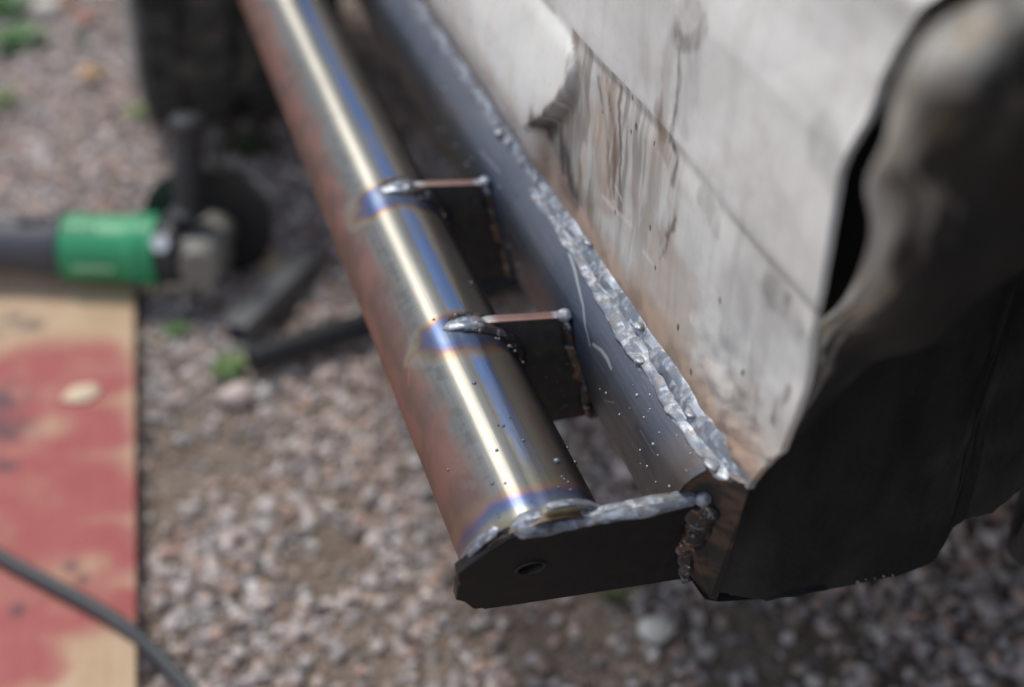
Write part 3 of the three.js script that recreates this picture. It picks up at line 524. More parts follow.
// --- end plate, cut back underneath, with a hole
{
  const c = Math.cos(TILT), Yp = (b) => -(b - 0.365) / c;
  const pts = [[0.1150, 0.3650], [0.1075, 0.3720], [0.1010, 0.3795], [0.0968, 0.3850], [0.0972, 0.3895], [0.0985, 0.3925], [0.0975, 0.3965], [0.0978, 0.4060], [0.1015, 0.4095], [0.1060, 0.4175], [0.1100, 0.4185], [0.1105, 0.4198], [0.150, 0.4255], [0.1990, 0.4318], [0.1972, 0.405], [0.1935, 0.3672], [0.155, 0.3662]];
  const s = new THREE.Shape(pts.map(([a, b]) => new THREE.Vector2(a, Yp(b))));
  const h = new THREE.Path(); h.absellipse(0.1265, Yp(0.3915), 0.0056, 0.0042, 0, Math.PI * 2, true); s.holes.push(h);
  const g = prism(s, 0.004, 0.0006); g.translate(0, 0, -0.005);
  const plate = new THREE.Mesh(g, mat({ ...plateTex, color: lin(0.38, 0.40, 0.43) })); plate.name = 'end_plate'; plate.castShadow = plate.receiveShadow = true;
  plate.position.copy(P(0, 0.365, 0.383)); plate.rotation.x = TILT; car.add(plate);
  // plug seen in the hole
  const plug = new THREE.CylinderGeometry(0.0066, 0.0066, 0.002, 24); plug.rotateX(Math.PI / 2); plug.translate(0.1265, Yp(0.3915), -0.0062); obj('plug', plug, mat({ color: lin(0.12, 0.11, 0.1), metalness: 0.8, roughness: 0.35 }), plate);
  const nub = withUv(blob(0.0019, 4, 0.3, 2)); nub.translate(0.1262, Yp(0.3925), -0.0042); obj('nub', nub, mat({ color: lin(0.6, 0.6, 0.62), metalness: 0.9, roughness: 0.25 }), plate);
  const rim = new THREE.TorusGeometry(0.0060, 0.0006, 8, 32); rim.scale(1, 0.76, 1); rim.translate(0.1265, Yp(0.3915), -0.0002); obj('hole_rim', rim, mat({ color: lin(0.05, 0.045, 0.042), metalness: 0.6, roughness: 0.6 }), plate);
  // bright ground weld along the top edge
  const top = []; for (let i = 0; i <= 30; i++) { const t = i / 30, a = lerp(0.1165, 0.1932, t); top.push(new THREE.Vector3(a, Yp(lerp(0.3648, 0.367, t)) + 0.0003 + 0.0006 * (noise(t * 14, 3) - 0.5), -0.0028)); }
  obj('weld_bead', bead(top, 0.0037, { pitch: 0.012, seed: 15, rough: 0.26, rip: 0.08, flat: 0.45, step: 0.0008, out: new THREE.Vector3(0, 1, 0.1) }), weld, plate);
  const fat = []; for (let i = 0; i <= 8; i++) { const t = i / 8; fat.push(new THREE.Vector3(lerp(0.1165, 0.134, t), Yp(0.3648) + 0.0016 * Math.sin(t * 3.14), -0.0045)); }
  obj('weld_bead', bead(fat, 0.0056, { pitch: 0.008, seed: 16, rough: 0.3, rip: 0.1, flat: 0.5, step: 0.0007 }), weld, plate);
  const back = []; for (let i = 0; i <= 14; i++) { const t = lerp(-2, 55, i / 14) / 57.3; const a = TC[0] + 0.0308 * Math.sin(t), b = TC[1] - 0.0308 * Math.cos(t); back.push(new THREE.Vector3(a, Yp(b), -0.0072)); }
  obj('weld_bead', bead(back, 0.0026, { pitch: 0.007, seed: 18, rough: 0.3, rip: 0.1, flat: 0.55, step: 0.0008, out: new THREE.Vector3(0.3, 0.8, -0.4) }), weld, plate);
  const side = []; for (let i = 0; i <= 14; i++) { const t = lerp(-100, -38, i / 14) / 57.3; const a = TC[0] + 0.0308 * Math.sin(t), b = TC[1] - 0.0308 * Math.cos(t); side.push(new THREE.Vector3(a, Yp(b), -0.0055)); }
  obj('weld_bead', bead(side, 0.0028, { pitch: 0.011, seed: 19, rough: 0.35, rip: 0.1, flat: 0.45, step: 0.0008, out: new THREE.Vector3(-0.8, 0.5, 0) }), weld, plate);
  // ragged weld down to the sill
  const R = rng(55), dn = []; for (let i = 0; i <= 16; i++) { const t = i / 16; dn.push(new THREE.Vector3(lerp(0.1950, 0.2000, t) + 0.002 * (R() - 0.5), Yp(lerp(0.3675, 0.43, t)), 0.0005 + 0.002 * (R() - 0.5))); }
  obj('weld_bead', bead(dn, 0.0050, { pitch: 0.012, seed: 23, rough: 0.55, rip: 0.1, step: 0.0008, out: new THREE.Vector3(-0.4, 0, 0.9) }), rusty, plate);
  const gobs = []; for (let i = 0; i < 22; i++) { const t = R(), g2 = withUv(blob(0.0008 + 0.0018 * R() * R(), i + 40, 0.5, 2)); g2.translate(lerp(0.1920, 0.1990, t) + 0.010 * (R() - 0.25), Yp(lerp(0.369, 0.431, t)), 0.001 + 0.003 * R()); gobs.push(g2); }
  const gm = obj('weld_gobs', mergeGeometries(gobs), rusty, plate); gm.userData.kind = 'stuff';
  const knob = withUv(blob(0.0033, 99, 0.3, 3)); knob.translate(0.1945, Yp(0.3665), -0.0015); obj('weld_knob', knob, weld, plate);
}

// --- inside of the wheel arch
const black = mat({ ...maps(512, 512, (u, v) => { const n = fbm(u * 26, v * 26, 0, 4), q = fbm(u * 6, v * 6, 0, 3); return [mix3([0.006, 0.006, 0.0065], [0.014, 0.0135, 0.013], 0.6 * n + 0.4 * smooth(0.5, 0.8, q)).map((x, i) => x + [0.022, 0.02, 0.018][i] * smooth(0.5, 0.7, fbm(u * 5 + 3, v * 5, 0, 5))), 0.7 + 0.2 * n, 0]; }, THREE.RepeatWrapping) });
black.bumpMap = grain(512, 512, (u, v) => 0.6 * fbm(u * 40, v * 40, 0, 3) + 0.4 * noise(u * 150, v * 150)); black.bumpScale = 0.0005;
{
  // sprayed liner: bottom edge hangs, rises to a notch further in; its upper part leans back over the wheel
  const low = [[722, 592, 0.392], [742, 597, 0.393], [766, 600, 0.395], [800, 595, 0.398], [831, 588, 0.4], [862, 582, 0.4], [897, 575, 0.4], [922, 567, 0.4], [936, 558, 0.4], [946, 541, 0.4], [953, 527, 0.4], [965, 519, 0.4], [993, 512, 0.4], [1024, 486, 0.4], [1070, 468, 0.4], [1150, 455, 0.4]].map(([x, y, z]) => atZ(x, y, z));
  low.unshift(P(0.2055, 0.428, 0.3925));
  const g = sheet(160, 60, (u, v) => {
    const k = u * (low.length - 1), i = Math.min(low.length - 2, Math.floor(k)), q = low[i].clone().lerp(low[i + 1], k - i);
    const b0 = EYE - q.y + 0.0012 * (noise(u * 90, 3) - 0.5), b = lerp(b0, 0.07, Math.pow(v, 0.9)), h = b0 - b;
    const back = 0.42 * h * h + 0.016 * (fbm(u * 7, v * 8, 0.5, 3) - 0.5) * smooth(0, 0.06, h) + 0.008 * Math.sin(u * 5) * smooth(0, 0.1, h);
    let xs = q.x; if (b < 0.35) { let s = 0; while (panS.at(s)[1] > b) s += 0.004; xs = Math.max(xs, panS.at(s)[0] + 0.005); }
    return [P(xs, b, -q.z - back), q.x * 3, h * 3];
  });
  const liner = obj('wheel_arch_liner', g, black, car);
  const R2 = rng(5), mud = []; for (const [x, y] of [[858, 583], [866, 580], [875, 579], [884, 577], [893, 576], [807, 449]]) mud.push([atZ(x, y - 1.5, 0.3985), 0.0004 + 0.0012 * R2() * R2()]);
  const md = obj('mud_specks', drops(mud), mat({ color: lin(0.2, 0.18, 0.155), roughness: 0.9 }), liner); md.userData.kind = 'stuff';
  // dusty inner wheelhouse behind the lip of the outer skin
  const rows = [[[764, 462, 0.512], [772, 458, 0.508], [780, 456, 0.512]], [[780, 432, 0.503], [797, 424, 0.495], [814, 420, 0.505]], [[796, 388, 0.493], [822, 380, 0.482], [850, 384, 0.498]], [[806, 340, 0.482], [838, 340, 0.462], [876, 362, 0.488]], [[843, 300, 0.44], [880, 308, 0.41], [930, 345, 0.47]], [[866, 250, 0.40], [915, 255, 0.36], [985, 295, 0.45]], [[882, 178, 0.37], [940, 190, 0.33], [1035, 262, 0.44]], [[889, 132, 0.35], [965, 130, 0.30], [1085, 225, 0.42]], [[899, 78, 0.33], [1005, 78, 0.285], [1150, 180, 0.41]], [[922, 40, 0.335], [1040, 28, 0.295], [1200, 120, 0.41]], [[965, 12, 0.36], [1080, -10, 0.33], [1250, 60, 0.42]]];
  const pt = (r, u) => { const [A, B, D] = r.map(([x, y, d]) => atDepth(x, y, d)), q = new THREE.QuadraticBezierCurve3(A, B.clone().multiplyScalar(2).addScaledVector(A, -0.5).addScaledVector(D, -0.5), D); return q.getPoint(u); };
  const curves = []; for (let i = 0; i <= 40; i++) curves.push(new THREE.CatmullRomCurve3(rows.map((r) => pt(r, i / 40))));
  const dusty = mat({ ...maps(512, 512, (u, v) => { const n = fbm(u * 9, v * 14, 0, 4), q = fbm(u * 30, v * 40, 0, 3); let c = mix3([0.11, 0.10, 0.09], [0.34, 0.325, 0.295], smooth(0.3, 0.7, n)); c = mix3(c, [0.26, 0.17, 0.09], 0.55 * smooth(0.58, 0.72, fbm(u * 12 + 9, v * 16, 0, 3))); const shadeMask = smooth(0.42, 0.6, u * 0.75 + 0.5 * fbm(u * 14, v * 18, 0, 4) - 0.08); return [mix3(mix3(c, [0.05, 0.05, 0.05], 0.3 * smooth(0.55, 0.75, q)), [0.014, 0.014, 0.014], 0.95 * shadeMask), 0.9, 0]; }) });  // blackening towards the inner edge is painted shade with a ragged border
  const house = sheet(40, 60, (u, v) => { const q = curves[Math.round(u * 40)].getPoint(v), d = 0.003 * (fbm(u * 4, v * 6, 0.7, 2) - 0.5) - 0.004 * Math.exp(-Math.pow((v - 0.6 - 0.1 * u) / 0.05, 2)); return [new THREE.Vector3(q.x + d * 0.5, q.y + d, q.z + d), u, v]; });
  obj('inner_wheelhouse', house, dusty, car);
  // inner side of the wheel arch, floor pan, chassis rail and the closed shell of the body, which keep the sun out from below
  const shell = mat({ color: lin(0.66, 0.65, 0.62), roughness: 0.45 }), under = mat({ color: lin(0.03, 0.029, 0.028), roughness: 0.85 });
  const bx = (x0, x1, b0, b1, z0, z1, r = 0.01) => { const g2 = new RoundedBoxGeometry(x1 - x0, b1 - b0, z1 - z0, 3, r), q = P((x0 + x1) / 2, (b0 + b1) / 2, (z0 + z1) / 2); g2.translate(q.x, q.y, q.z); return g2; };
  obj('wheelhouse_wall', bx(0.56, 0.58, -0.02, 0.42, -0.5, 0.45), black, car);
  obj('wheelhouse_roof', bx(0.235, 0.58, 0.0, 0.03, -0.5, 0.36), black, car);
  obj('floor_pan', bx(0.265, 1.45, 0.36, 0.425, 0.43, 1.32), under, car);
  obj('floor_pan', bx(0.56, 1.45, 0.36, 0.425, -0.6, 0.415), under, car);
  obj('chassis_rail', bx(0.45, 0.53, 0.43, 0.5, 0.3, 2.3, 0.012), under, car);
  obj('engine_bay', bx(0.42, 1.3, 0.1, 0.42, 1.34, 2.2, 0.03), under, car);
  obj('roof_panel', bx(0.266, 1.5, -0.4, -0.332, -0.62, 2.35, 0.03), shell, car);
  obj('far_side_panel', bx(1.46, 1.5, -0.328, 0.44, -0.62, 2.35, 0.015), shell, car);
  obj('front_panel', bx(0.24, 1.45, -0.328, 0.3, 2.3, 2.345, 0.015), shell, car);
  obj('rear_panel', bx(0.24, 1.45, -0.328, 0.42, -0.62, -0.58, 0.015), shell, car);
  // spring eye seen under the notch of the liner
  const eye = new THREE.TorusGeometry(0.026, 0.0075, 12, 36); const q = atZ(1040, 500, 0.45); const e2 = obj('spring_eye', eye, under, car); e2.position.copy(q); e2.rotation.set(0.2, 0.9, 0);
}

// --- front tyre with lugs
{
  const R0 = 0.352, X0 = 0.026, X1 = 0.25, xc = (X0 + X1) / 2, hw = (X1 - X0) / 2;
  const rubber = mat({ ...maps(256, 256, (u, v) => { const n = fbm(u * 20, v * 20, 0, 4); return [mix3([0.022, 0.022, 0.023], [0.12, 0.113, 0.104], smooth(0.45, 0.75, n)), 0.85, 0]; }, THREE.RepeatWrapping) });
  const dustyRubber = mat({ ...maps(256, 256, (u, v) => { const n = fbm(u * 24, v * 24, 0, 4); return [mix3([0.12, 0.115, 0.105], [0.34, 0.32, 0.29], smooth(0.3, 0.7, n)), 0.92, 0]; }, THREE.RepeatWrapping) });
  const prof = [[-0.55, 0.195], [-0.75, 0.205], [-0.93, 0.235], [-1.0, 0.275], [-0.985, 0.31], [-0.93, 0.335], [-0.84, 0.345], [-0.4, 0.348], [0, 0.349], [0.4, 0.348], [0.84, 0.345], [0.93, 0.335], [0.985, 0.31], [1.0, 0.275], [0.93, 0.235], [0.75, 0.205], [0.55, 0.195]].map(([x, r]) => new THREE.Vector2(r, x * hw));
  const g = new THREE.LatheGeometry(new THREE.SplineCurve(prof).getPoints(60), 96); g.rotateZ(Math.PI / 2);
  const tyre = obj('tyre', g, rubber, car); tyre.position.set(xc, R0 + 0.002, -1.735);
  const lug = new RoundedBoxGeometry(0.044, 0.014, 0.026, 2, 0.003), shoulder = new RoundedBoxGeometry(0.036, 0.016, 0.030, 2, 0.003), side = new RoundedBoxGeometry(0.006, 0.036, 0.02, 2, 0.002);
  const N = 42;
  for (let i = 0; i < N; i++) {
    const t = i / N * Math.PI * 2;
    const put = (geo, x, r, dt, tilt, yaw, m, name) => { const o = obj(name, geo, m, tyre); o.position.set(x, r * Math.cos(t + dt), -r * Math.sin(t + dt)); o.rotation.set(-(t + dt), 0, 0); o.rotateZ(tilt); o.rotateY(yaw); };
    const H = Math.PI / N;
    put(lug, -0.034, 0.349, 0, 0, 0.35, rubber, 'tread_block'); put(lug, 0.034, 0.349, H, 0, -0.35, rubber, 'tread_block');
    for (const sgn of [-1, 1]) { put(shoulder, sgn * 0.084, 0.3445, i % 2 ? 0 : H * 0.4, -sgn * 0.18, 0, rubber, 'tread_block'); put(side, sgn * 0.106, 0.305, 0, sgn * -0.12, 0, dustyRubber, 'side_lug'); }
  }
  // dusty sidewalls
  const sw = [[0.205, -0.76], [0.235, -0.94], [0.275, -1.01], [0.308, -0.995], [0.325, -0.962]].map(([r, x]) => new THREE.Vector2(r, x * hw - 0.0006));
  const sg = new THREE.LatheGeometry(new THREE.SplineCurve(sw).getPoints(16), 96); sg.rotateZ(-Math.PI / 2); sg.scale(1, 1, 1);
  const wall = obj('sidewall', sg, dustyRubber, tyre); wall.rotation.y = 0; wall.scale.x = 1;
  const rim = new THREE.LatheGeometry([[0.196, 0.1], [0.19, 0.085], [0.175, 0.07], [0.172, -0.03], [0.12, -0.05], [0.05, -0.045], [0.045, -0.075], [0, -0.078]].map(([r, x]) => new THREE.Vector2(Math.max(r, 1e-4), -x)), 64); rim.rotateZ(Math.PI / 2);
  obj('rim', rim, mat({ color: lin(0.55, 0.54, 0.52), roughness: 0.4, metalness: 0.3 }), tyre);
}

// ------------------------------------------------------------------ board on the gravel
const BT = 0.012, BASE = 0.012;                             // thickness; height of the stones it lies on
const bA = onGround(134, 270, BASE + BT), bB = onGround(136, 687, BASE + BT);
const bDir = bB.clone().sub(bA).setY(0).normalize(), bSide = new THREE.Vector3(bDir.z, 0, -bDir.x);   // along the right-hand edge; bSide points away from the board
if (bSide.x < 0) bSide.negate();
const bCorner = bA.clone().addScaledVector(bDir, -0.055), BL = 1.1, BW = 0.52;
const boardAt = (px, py) => { const q = onGround(px, py, BASE + BT).sub(bCorner); return [q.dot(bDir), -q.dot(bSide)]; };   // metres along, metres in from the right edge
{
  const red = [[30, 370, 0.06], [75, 372, 0.055], [100, 385, 0.035], [20, 420, 0.07], [70, 430, 0.06], [105, 440, 0.025], [30, 480, 0.07], [80, 490, 0.06], [115, 500, 0.03], [20, 540, 0.07], [85, 555, 0.055], [118, 560, 0.022], [20, 610, 0.06], [70, 610, 0.04], [115, 605, 0.02], [10, 660, 0.045], [45, 670, 0.02], [-60, 450, 0.12], [-60, 600, 0.12]].map(([x, y, r]) => [...boardAt(x, y), r]);
  const gaps = [[48, 425, 0.022], [30, 430, 0.014], [64, 575, 0.02], [90, 568, 0.018], [112, 655, 0.03], [80, 668, 0.025]].map(([x, y, r]) => [...boardAt(x, y), r]);
  const sm = [[6, 322, 0.024], [30, 322, 0.016], [0, 398, 0.03], [-5, 432, 0.036], [72, 568, 0.008], [20, 612, 0.008], [84, 578, 0.006], [5, 465, 0.012]].map(([x, y, r]) => [...boardAt(x, y), r]);
  const soft = (l, i, list, p) => { let m = 0; for (const [a, b, r] of list) m = Math.max(m, smooth(1.25, p, Math.hypot(l - a, i - b) / r)); return m; };
  const tex = maps(1024, 512, (u, v) => {
    const l = u * BL, i = v * BW, wx = 0.02 * (fbm(l * 22, i * 22, 0, 3) - 0.5), wy = 0.02 * (fbm(l * 22 + 9, i * 22, 0, 3) - 0.5);
    const n = fbm(l * 12, i * 160, 0, 4), f = noise(l * 700, i * 700);
    let c = mix3([0.42, 0.285, 0.18], [0.50, 0.36, 0.24], n);
    c = mix3(c, [0.36, 0.235, 0.13], 0.3 * smooth(0.55, 0.75, fbm(l * 30, i * 30, 0, 3)));
    const r = soft(l + wx, i + wy, red, 0.45) * (1 - 0.5 * soft(l + wx, i + wy, gaps, 0.1)) * (0.82 + 0.18 * smooth(0.25, 0.6, fbm(l * 40, i * 40, 0, 3)));
    c = mix3(c, mix3([0.30, 0.052, 0.06], [0.34, 0.085, 0.085], fbm(l * 18, i * 18, 0, 3)), clamp(r - 0.12 * f));
    c = mix3(c, [0.045, 0.05, 0.06], 0.75 * soft(l + wx, i + wy, sm, 0.1) * smooth(0.25, 0.55, fbm(l * 80, i * 80, 0, 3)));
    return [c, 0.82, 0];
  });
  const g = new RoundedBoxGeometry(BL, BT, BW, 2, 0.0012); g.translate(BL / 2, -BT / 2, BW / 2);
  const p = g.attributes.position, uv = g.attributes.uv; for (let k = 0; k < p.count; k++) uv.setXY(k, p.getX(k) / BL, p.getZ(k) / BW);
  const board = obj('plywood_board', g, mat({ ...tex, bumpMap: grain(512, 512, (u, v) => noise(u * 20, v * 300)), bumpScale: 0.0004 }));
  board.position.copy(bCorner); board.rotation.y = Math.atan2(-bDir.z, bDir.x);
  tag(board, 'tan plywood board with red spray paint lying on the gravel', 'board');
  const q = onGround(82, 393, BASE + BT + 0.002), chip = withUv(blob(0.015, 12, 0.6, 3)); chip.scale(1, 0.2, 0.75);
  const o = obj('wood_chip', chip, mat({ color: lin(0.62, 0.50, 0.36), roughness: 0.9 })); o.position.copy(q); o.rotation.y = 0.2; tag(o, 'pale flat flake lying on red painted board', 'flake');
}

// ------------------------------------------------------------------ angle grinder lying on the board's end
{
  const h0 = onGround(-20, 247, 0.058), h1 = onGround(196, 250, 0.062), ax = h1.clone().sub(h0).normalize(), len = h1.distanceTo(h0);
  const gr = thing('angle_grinder', 'green and black angle grinder with side handle and black disc', 'grinder', h1);
  gr.rotation.y = Math.atan2(-ax.z, ax.x);                // its own x runs along the body to the head, z towards the eye
  const k = len / 216;                                      // metres to a pixel along the body
  const at = (px) => (px - 196) * k;
  const blackPlastic = mat({ color: lin(0.028, 0.029, 0.034), roughness: 0.55 }), greyGrip = mat({ color: lin(0.055, 0.058, 0.072), roughness: 0.6 }), green = mat({ color: lin(0.022, 0.28, 0.12), roughness: 0.45 }), alloy = mat({ color: lin(0.22, 0.21, 0.19), metalness: 0.3, roughness: 0.6 });
  const turned = (prof) => { const g = new THREE.LatheGeometry(new THREE.SplineCurve(prof.map(([x, r]) => new THREE.Vector2(Math.max(r, 1e-4), x))).getPoints(60), 40); g.rotateZ(-Math.PI / 2); return g; };
  const X = (a) => a.map(([x, r]) => [at(x), r]);
  obj('grip', turned(X([[-75, 0], [-74, 0.018], [-66, 0.0255], [-30, 0.0265], [20, 0.0262], [67, 0.0268], [68, 0.0002]])), greyGrip, gr);
  const body = obj('motor_housing', turned(X([[68.5, 0.001], [68.6, 0.030], [73, 0.0315], [84, 0.0318], [120, 0.0318], [134, 0.0325], [140, 0.0345], [158, 0.0348], [163, 0.033], [163.5, 0.001]])), green, gr);
  for (let i = 0; i < 3; i++) { const t = new THREE.TorusGeometry(0.0345, 0.0011, 8, 40); t.rotateY(Math.PI / 2); t.translate(at(144 + 5 * i), 0, 0); obj('ridge', t, green, body); }
  for (let i = 0; i < 5; i++) { const v = new RoundedBoxGeometry(0.0022, 0.010, 0.003, 2, 0.0008); const t = 1.05; v.translate(at(70 + 8 * i), 0.033 * Math.sin(t) - 0.001, 0.033 * Math.cos(t) * 0.92); obj('vent_slot', v, blackPlastic, body); }
  // pale worn lettering panel, too blurred to read
  const band = sheet(24, 8, (u, v) => { const t = lerp(-0.35, 0.05, v), R = 0.0324; return [new THREE.Vector3(at(lerp(80, 126, u)), R * Math.sin(t), R * Math.cos(t)), u, v]; });
  const letters = mat({ ...maps(256, 64, (u, v) => { const n = noise(Math.floor(u * 26) * 3.3, 2), on = v > 0.28 && v < 0.72 && (u * 26 % 1) < 0.72 && u > 0.06 && u < 0.94 && n > 0.2 ? 1 : 0; return [mix3([0.012, 0.27, 0.10], [0.6, 0.72, 0.6], 0.9 * on), 0.4, 0]; }) });
  obj('badge', band, letters, body);
  const collar = obj('gear_head', turned(X([[163.8, 0.001], [164, 0.032], [172, 0.033], [184, 0.029], [186, 0.001]])), blackPlastic, gr);
  const btn = new THREE.CylinderGeometry(0.0085, 0.0085, 0.01, 20); btn.rotateX(Math.PI / 2 - 0.5); btn.translate(at(171), 0.022, 0.024); obj('screw', btn, mat({ color: lin(0.62, 0.63, 0.66), roughness: 0.35, metalness: 0.2 }), collar);
  const head = new RoundedBoxGeometry(0.044, 0.046, 0.05, 4, 0.011); head.translate(at(205), -0.001, -0.002); obj('gearbox', head, alloy, gr);
  const front = new THREE.CylinderGeometry(0.019, 0.021, 0.012, 32); front.rotateX(Math.PI / 2); front.translate(at(206), -0.001, 0.0275); obj('gearbox_cover', front, alloy, gr);
  const neck = new THREE.CylinderGeometry(0.02, 0.02, 0.02, 32); neck.rotateX(Math.PI / 2); neck.translate(at(206), 0, -0.035); obj('spindle', neck, alloy, gr);
  const guard = turned([[0, 0.0005], [0.0005, 0.062], [0.006, 0.0625], [0.022, 0.062], [0.0225, 0.0605]]); guard.rotateY(Math.PI / 2); guard.scale(1, 0.95, 1); guard.translate(at(196), 0.0, -0.05); obj('guard', guard, mat({ color: lin(0.015, 0.015, 0.016), roughness: 0.5 }), gr);
  const disc = new THREE.CylinderGeometry(0.0585, 0.0585, 0.0025, 48); disc.rotateX(Math.PI / 2); disc.translate(at(196), 0, -0.058); obj('cutting_disc', disc, mat({ color: lin(0.012, 0.012, 0.013), roughness: 0.8 }), gr);
  const grip = new THREE.LatheGeometry(new THREE.SplineCurve([[0.006, 0], [0.007, 0.012], [0.017, 0.014], [0.017, 0.018], [0.0125, 0.024], [0.0145, 0.055], [0.0135, 0.085], [0.0165, 0.104], [0.017, 0.108], [0.012, 0.114], [0.0001, 0.115]].map(([r, y]) => new THREE.Vector2(r, y))).getPoints(50), 28);
  const sh = obj('side_handle', grip, blackPlastic, gr); sh.position.set(at(189), 0.022, -0.006); sh.rotation.set(-0.12, 0, -0.1);
  const sw = new RoundedBoxGeometry(0.03, 0.008, 0.014, 3, 0.003); sw.translate(at(40), 0.028, 0); obj('switch', sw, blackPlastic, gr);
}

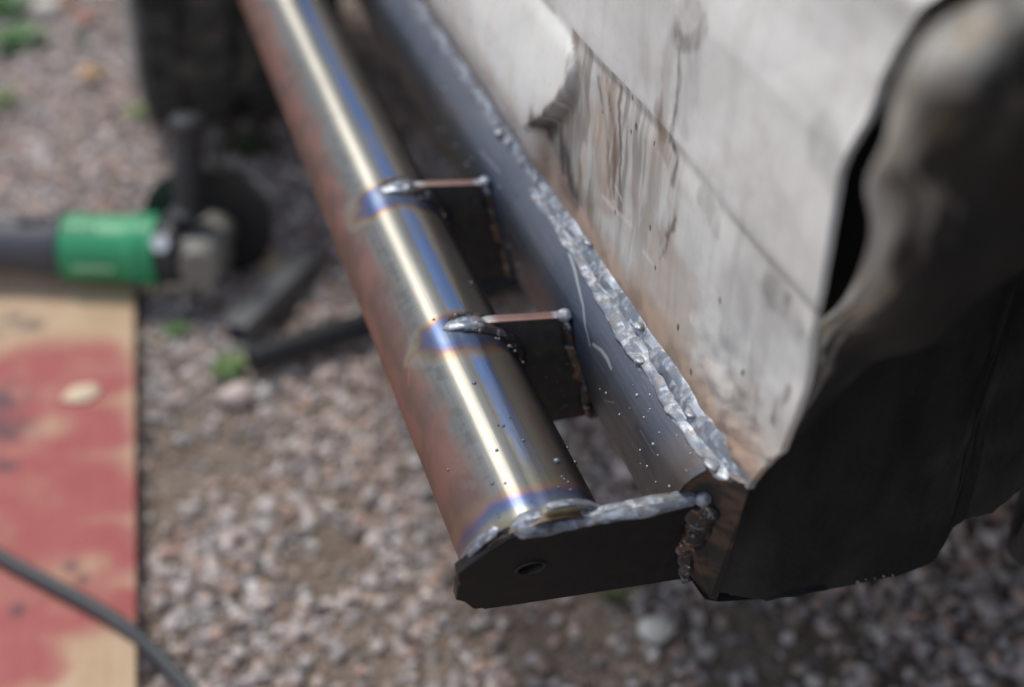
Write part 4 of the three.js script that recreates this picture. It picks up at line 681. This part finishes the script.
// ------------------------------------------------------------------ cable, pipe, bar, leaves, weeds, pale stone
{
  const pts = [[-140, 470, 0.03], [-60, 520, 0.03], [0, 556, 0.03], [50, 583, 0.03], [95, 607, 0.03], [125, 626, 0.029], [155, 652, 0.022], [192, 692, 0.017], [230, 740, 0.017], [250, 800, 0.016]].map(([x, y, h]) => onGround(x, y, h));
  const g = new THREE.TubeGeometry(new THREE.CatmullRomCurve3(pts), 120, 0.0055, 14);
  tag(obj('power_cable', g, mat({ color: lin(0.045, 0.047, 0.052), roughness: 0.6 })), 'dark grey rubber cable running across the red painted board', 'cable');

  const p0 = onGround(250, 361, 0.0245), p1 = onGround(372, 322, 0.0245), d = p1.clone().sub(p0).normalize(), L = 0.3;
  const pipe = new THREE.LatheGeometry([[0.0105, 0], [0.0132, 0.0006], [0.0137, 0.002], [0.0137, L - 0.002], [0.0132, L], [0.0105, L], [0.0105, 0]].map(([r, y]) => new THREE.Vector2(r, y)), 36);
  const o = obj('black_pipe', pipe, mat({ color: lin(0.011, 0.012, 0.016), roughness: 0.5 }));
  o.position.copy(p0); o.quaternion.setFromUnitVectors(new THREE.Vector3(0, 1, 0), d); tag(o, 'short black pipe with open end lying on the gravel', 'pipe');

  const q0 = onGround(238, 333, 0.021), q1 = onGround(306, 264, 0.021), e = q1.clone().sub(q0), bl = e.length() + 0.012;
  const sq = new THREE.Shape(); const r = 0.0105; sq.moveTo(-r, -r); sq.lineTo(r, -r); sq.lineTo(r, r); sq.lineTo(-r, r); sq.closePath();
  const ih = new THREE.Path(); const ri = 0.0085; ih.moveTo(-ri, -ri); ih.lineTo(-ri, ri); ih.lineTo(ri, ri); ih.lineTo(ri, -ri); ih.closePath(); sq.holes.push(ih);
  const bar = new THREE.ExtrudeGeometry(sq, { depth: bl, bevelEnabled: true, bevelSize: 0.0008, bevelThickness: 0.0008, bevelSegments: 2 });
  const b = obj('steel_offcut', bar, mat({ color: lin(0.14, 0.145, 0.155), metalness: 0.5, roughness: 0.5 }));
  b.position.copy(q0); b.lookAt(q1); tag(b, 'dark grey square steel tube offcut beside the black pipe', 'offcut');

  // leaves
  const leafGeo = () => sheet(10, 6, (u, v) => { const w = Math.sin(Math.PI * Math.pow(u, 0.8)) * 0.4, y = (v - 0.5) * 2; return [new THREE.Vector3(u - 0.5, 0.16 * y * y * w + 0.1 * Math.sin(u * 4), y * w), u, v]; });
  for (const [px, py, sz, ry, c, label] of [[92, 73, 0.036, 0.3, [0.42, 0.21, 0.06], 'curled orange fallen leaf lying on the gravel'], [87, 17, 0.042, 1.1, [0.36, 0.14, 0.085], 'reddish brown fallen leaf lying on the gravel'], [62, 2, 0.036, 2.1, [0.33, 0.15, 0.075], 'dull brown fallen leaf beside the pale stone']]) {
    const o2 = obj('fallen_leaf', leafGeo(), mat({ color: lin(...c), roughness: 0.8 })); o2.scale.setScalar(sz); o2.position.copy(onGround(px, py, 0.016)); o2.rotation.y = ry; tag(o2, label, 'leaf');
  }
  // weeds
  const R = rng(77);
  const tuft = (px, py, size, n, col, label) => {
    const gs = [];
    for (let i = 0; i < n; i++) {
      const a = R() * 6.283, h = size * (0.5 + 0.6 * R()), out = size * (0.35 + 0.7 * R()), w = size * (0.07 + 0.08 * R()), rr = size * 0.3 * R(), a0 = R() * 6.283;
      gs.push(sheet(1, 6, (u, v) => { const k = out * v * v, y = h * (v - 0.45 * v * v), ww = w * Math.sin(Math.PI * (0.12 + 0.88 * v)) * (u - 0.5) * 2; return [new THREE.Vector3(rr * Math.cos(a0) + k * Math.cos(a) - ww * Math.sin(a), y, rr * Math.sin(a0) + k * Math.sin(a) + ww * Math.cos(a)), u, v]; }));
    }
    const o3 = obj('weed_tuft', mergeGeometries(gs), new THREE.MeshPhysicalMaterial({ color: lin(...col), roughness: 0.9, transmission: 0.3, thickness: 0, side: THREE.DoubleSide }));
    o3.position.copy(onGround(px, py, 0.002)); tag(o3, label, 'weed', 'weeds in the gravel');
  };
  tuft(4, 14, 0.07, 60, [0.10, 0.26, 0.06], 'large bright green weed clump beyond the fallen leaves');
  tuft(12, 50, 0.05, 40, [0.08, 0.22, 0.05], 'leafy green weed in front of the large weed clump');
  tuft(38, 42, 0.032, 22, [0.16, 0.27, 0.12], 'small pale green weed beside the leafy weeds');
  tuft(82, 44, 0.024, 16, [0.09, 0.14, 0.05], 'dark olive sprig between two fallen leaves');
  tuft(3, 108, 0.036, 20, [0.14, 0.21, 0.06], 'low yellow-green weed near the curled orange leaf');
  tuft(141, 119, 0.03, 24, [0.26, 0.34, 0.12], 'yellow-green weed beside the tyre');
  tuft(245, 152, 0.04, 26, [0.06, 0.11, 0.03], 'dark green weed under the tyre');
  tuft(176, 336, 0.022, 20, [0.12, 0.24, 0.05], 'tiny green sprig beside the board edge');
  tuft(228, 376, 0.03, 28, [0.15, 0.25, 0.07], 'green sprig at the open end of the black pipe');
  tuft(612, 598, 0.02, 14, [0.1, 0.13, 0.04], 'faint olive sprig on the ground below the end plate');
  for (const [px, py, sz, c, label] of [[238, 394, 0.0135, [0.56, 0.46, 0.42], 'pale pink stone beside the open end of pipe'], [655, 628, 0.012, [0.62, 0.6, 0.56], 'small white stone on shaded gravel below the wheel arch'], [273, 262, 0.013, [0.5, 0.40, 0.28], 'pale yellowish stone beside the steel tube offcut'], [48, 8, 0.02, [0.6, 0.56, 0.52], 'large pale stone near the brown leaf']]) {
    const g2 = blob(sz, px, 0.4, 2); g2.scale(1.1, 0.65, 0.9); const s2 = obj('pale_stone', g2, mat({ color: lin(...c), roughness: 0.85 })); s2.position.copy(onGround(px, py, 0.012)); tag(s2, label, 'stone');
  }
}

scene.traverse((o) => { if (o.isMesh) { o.castShadow = true; o.receiveShadow = true; } });
renderer.render(scene, camera);
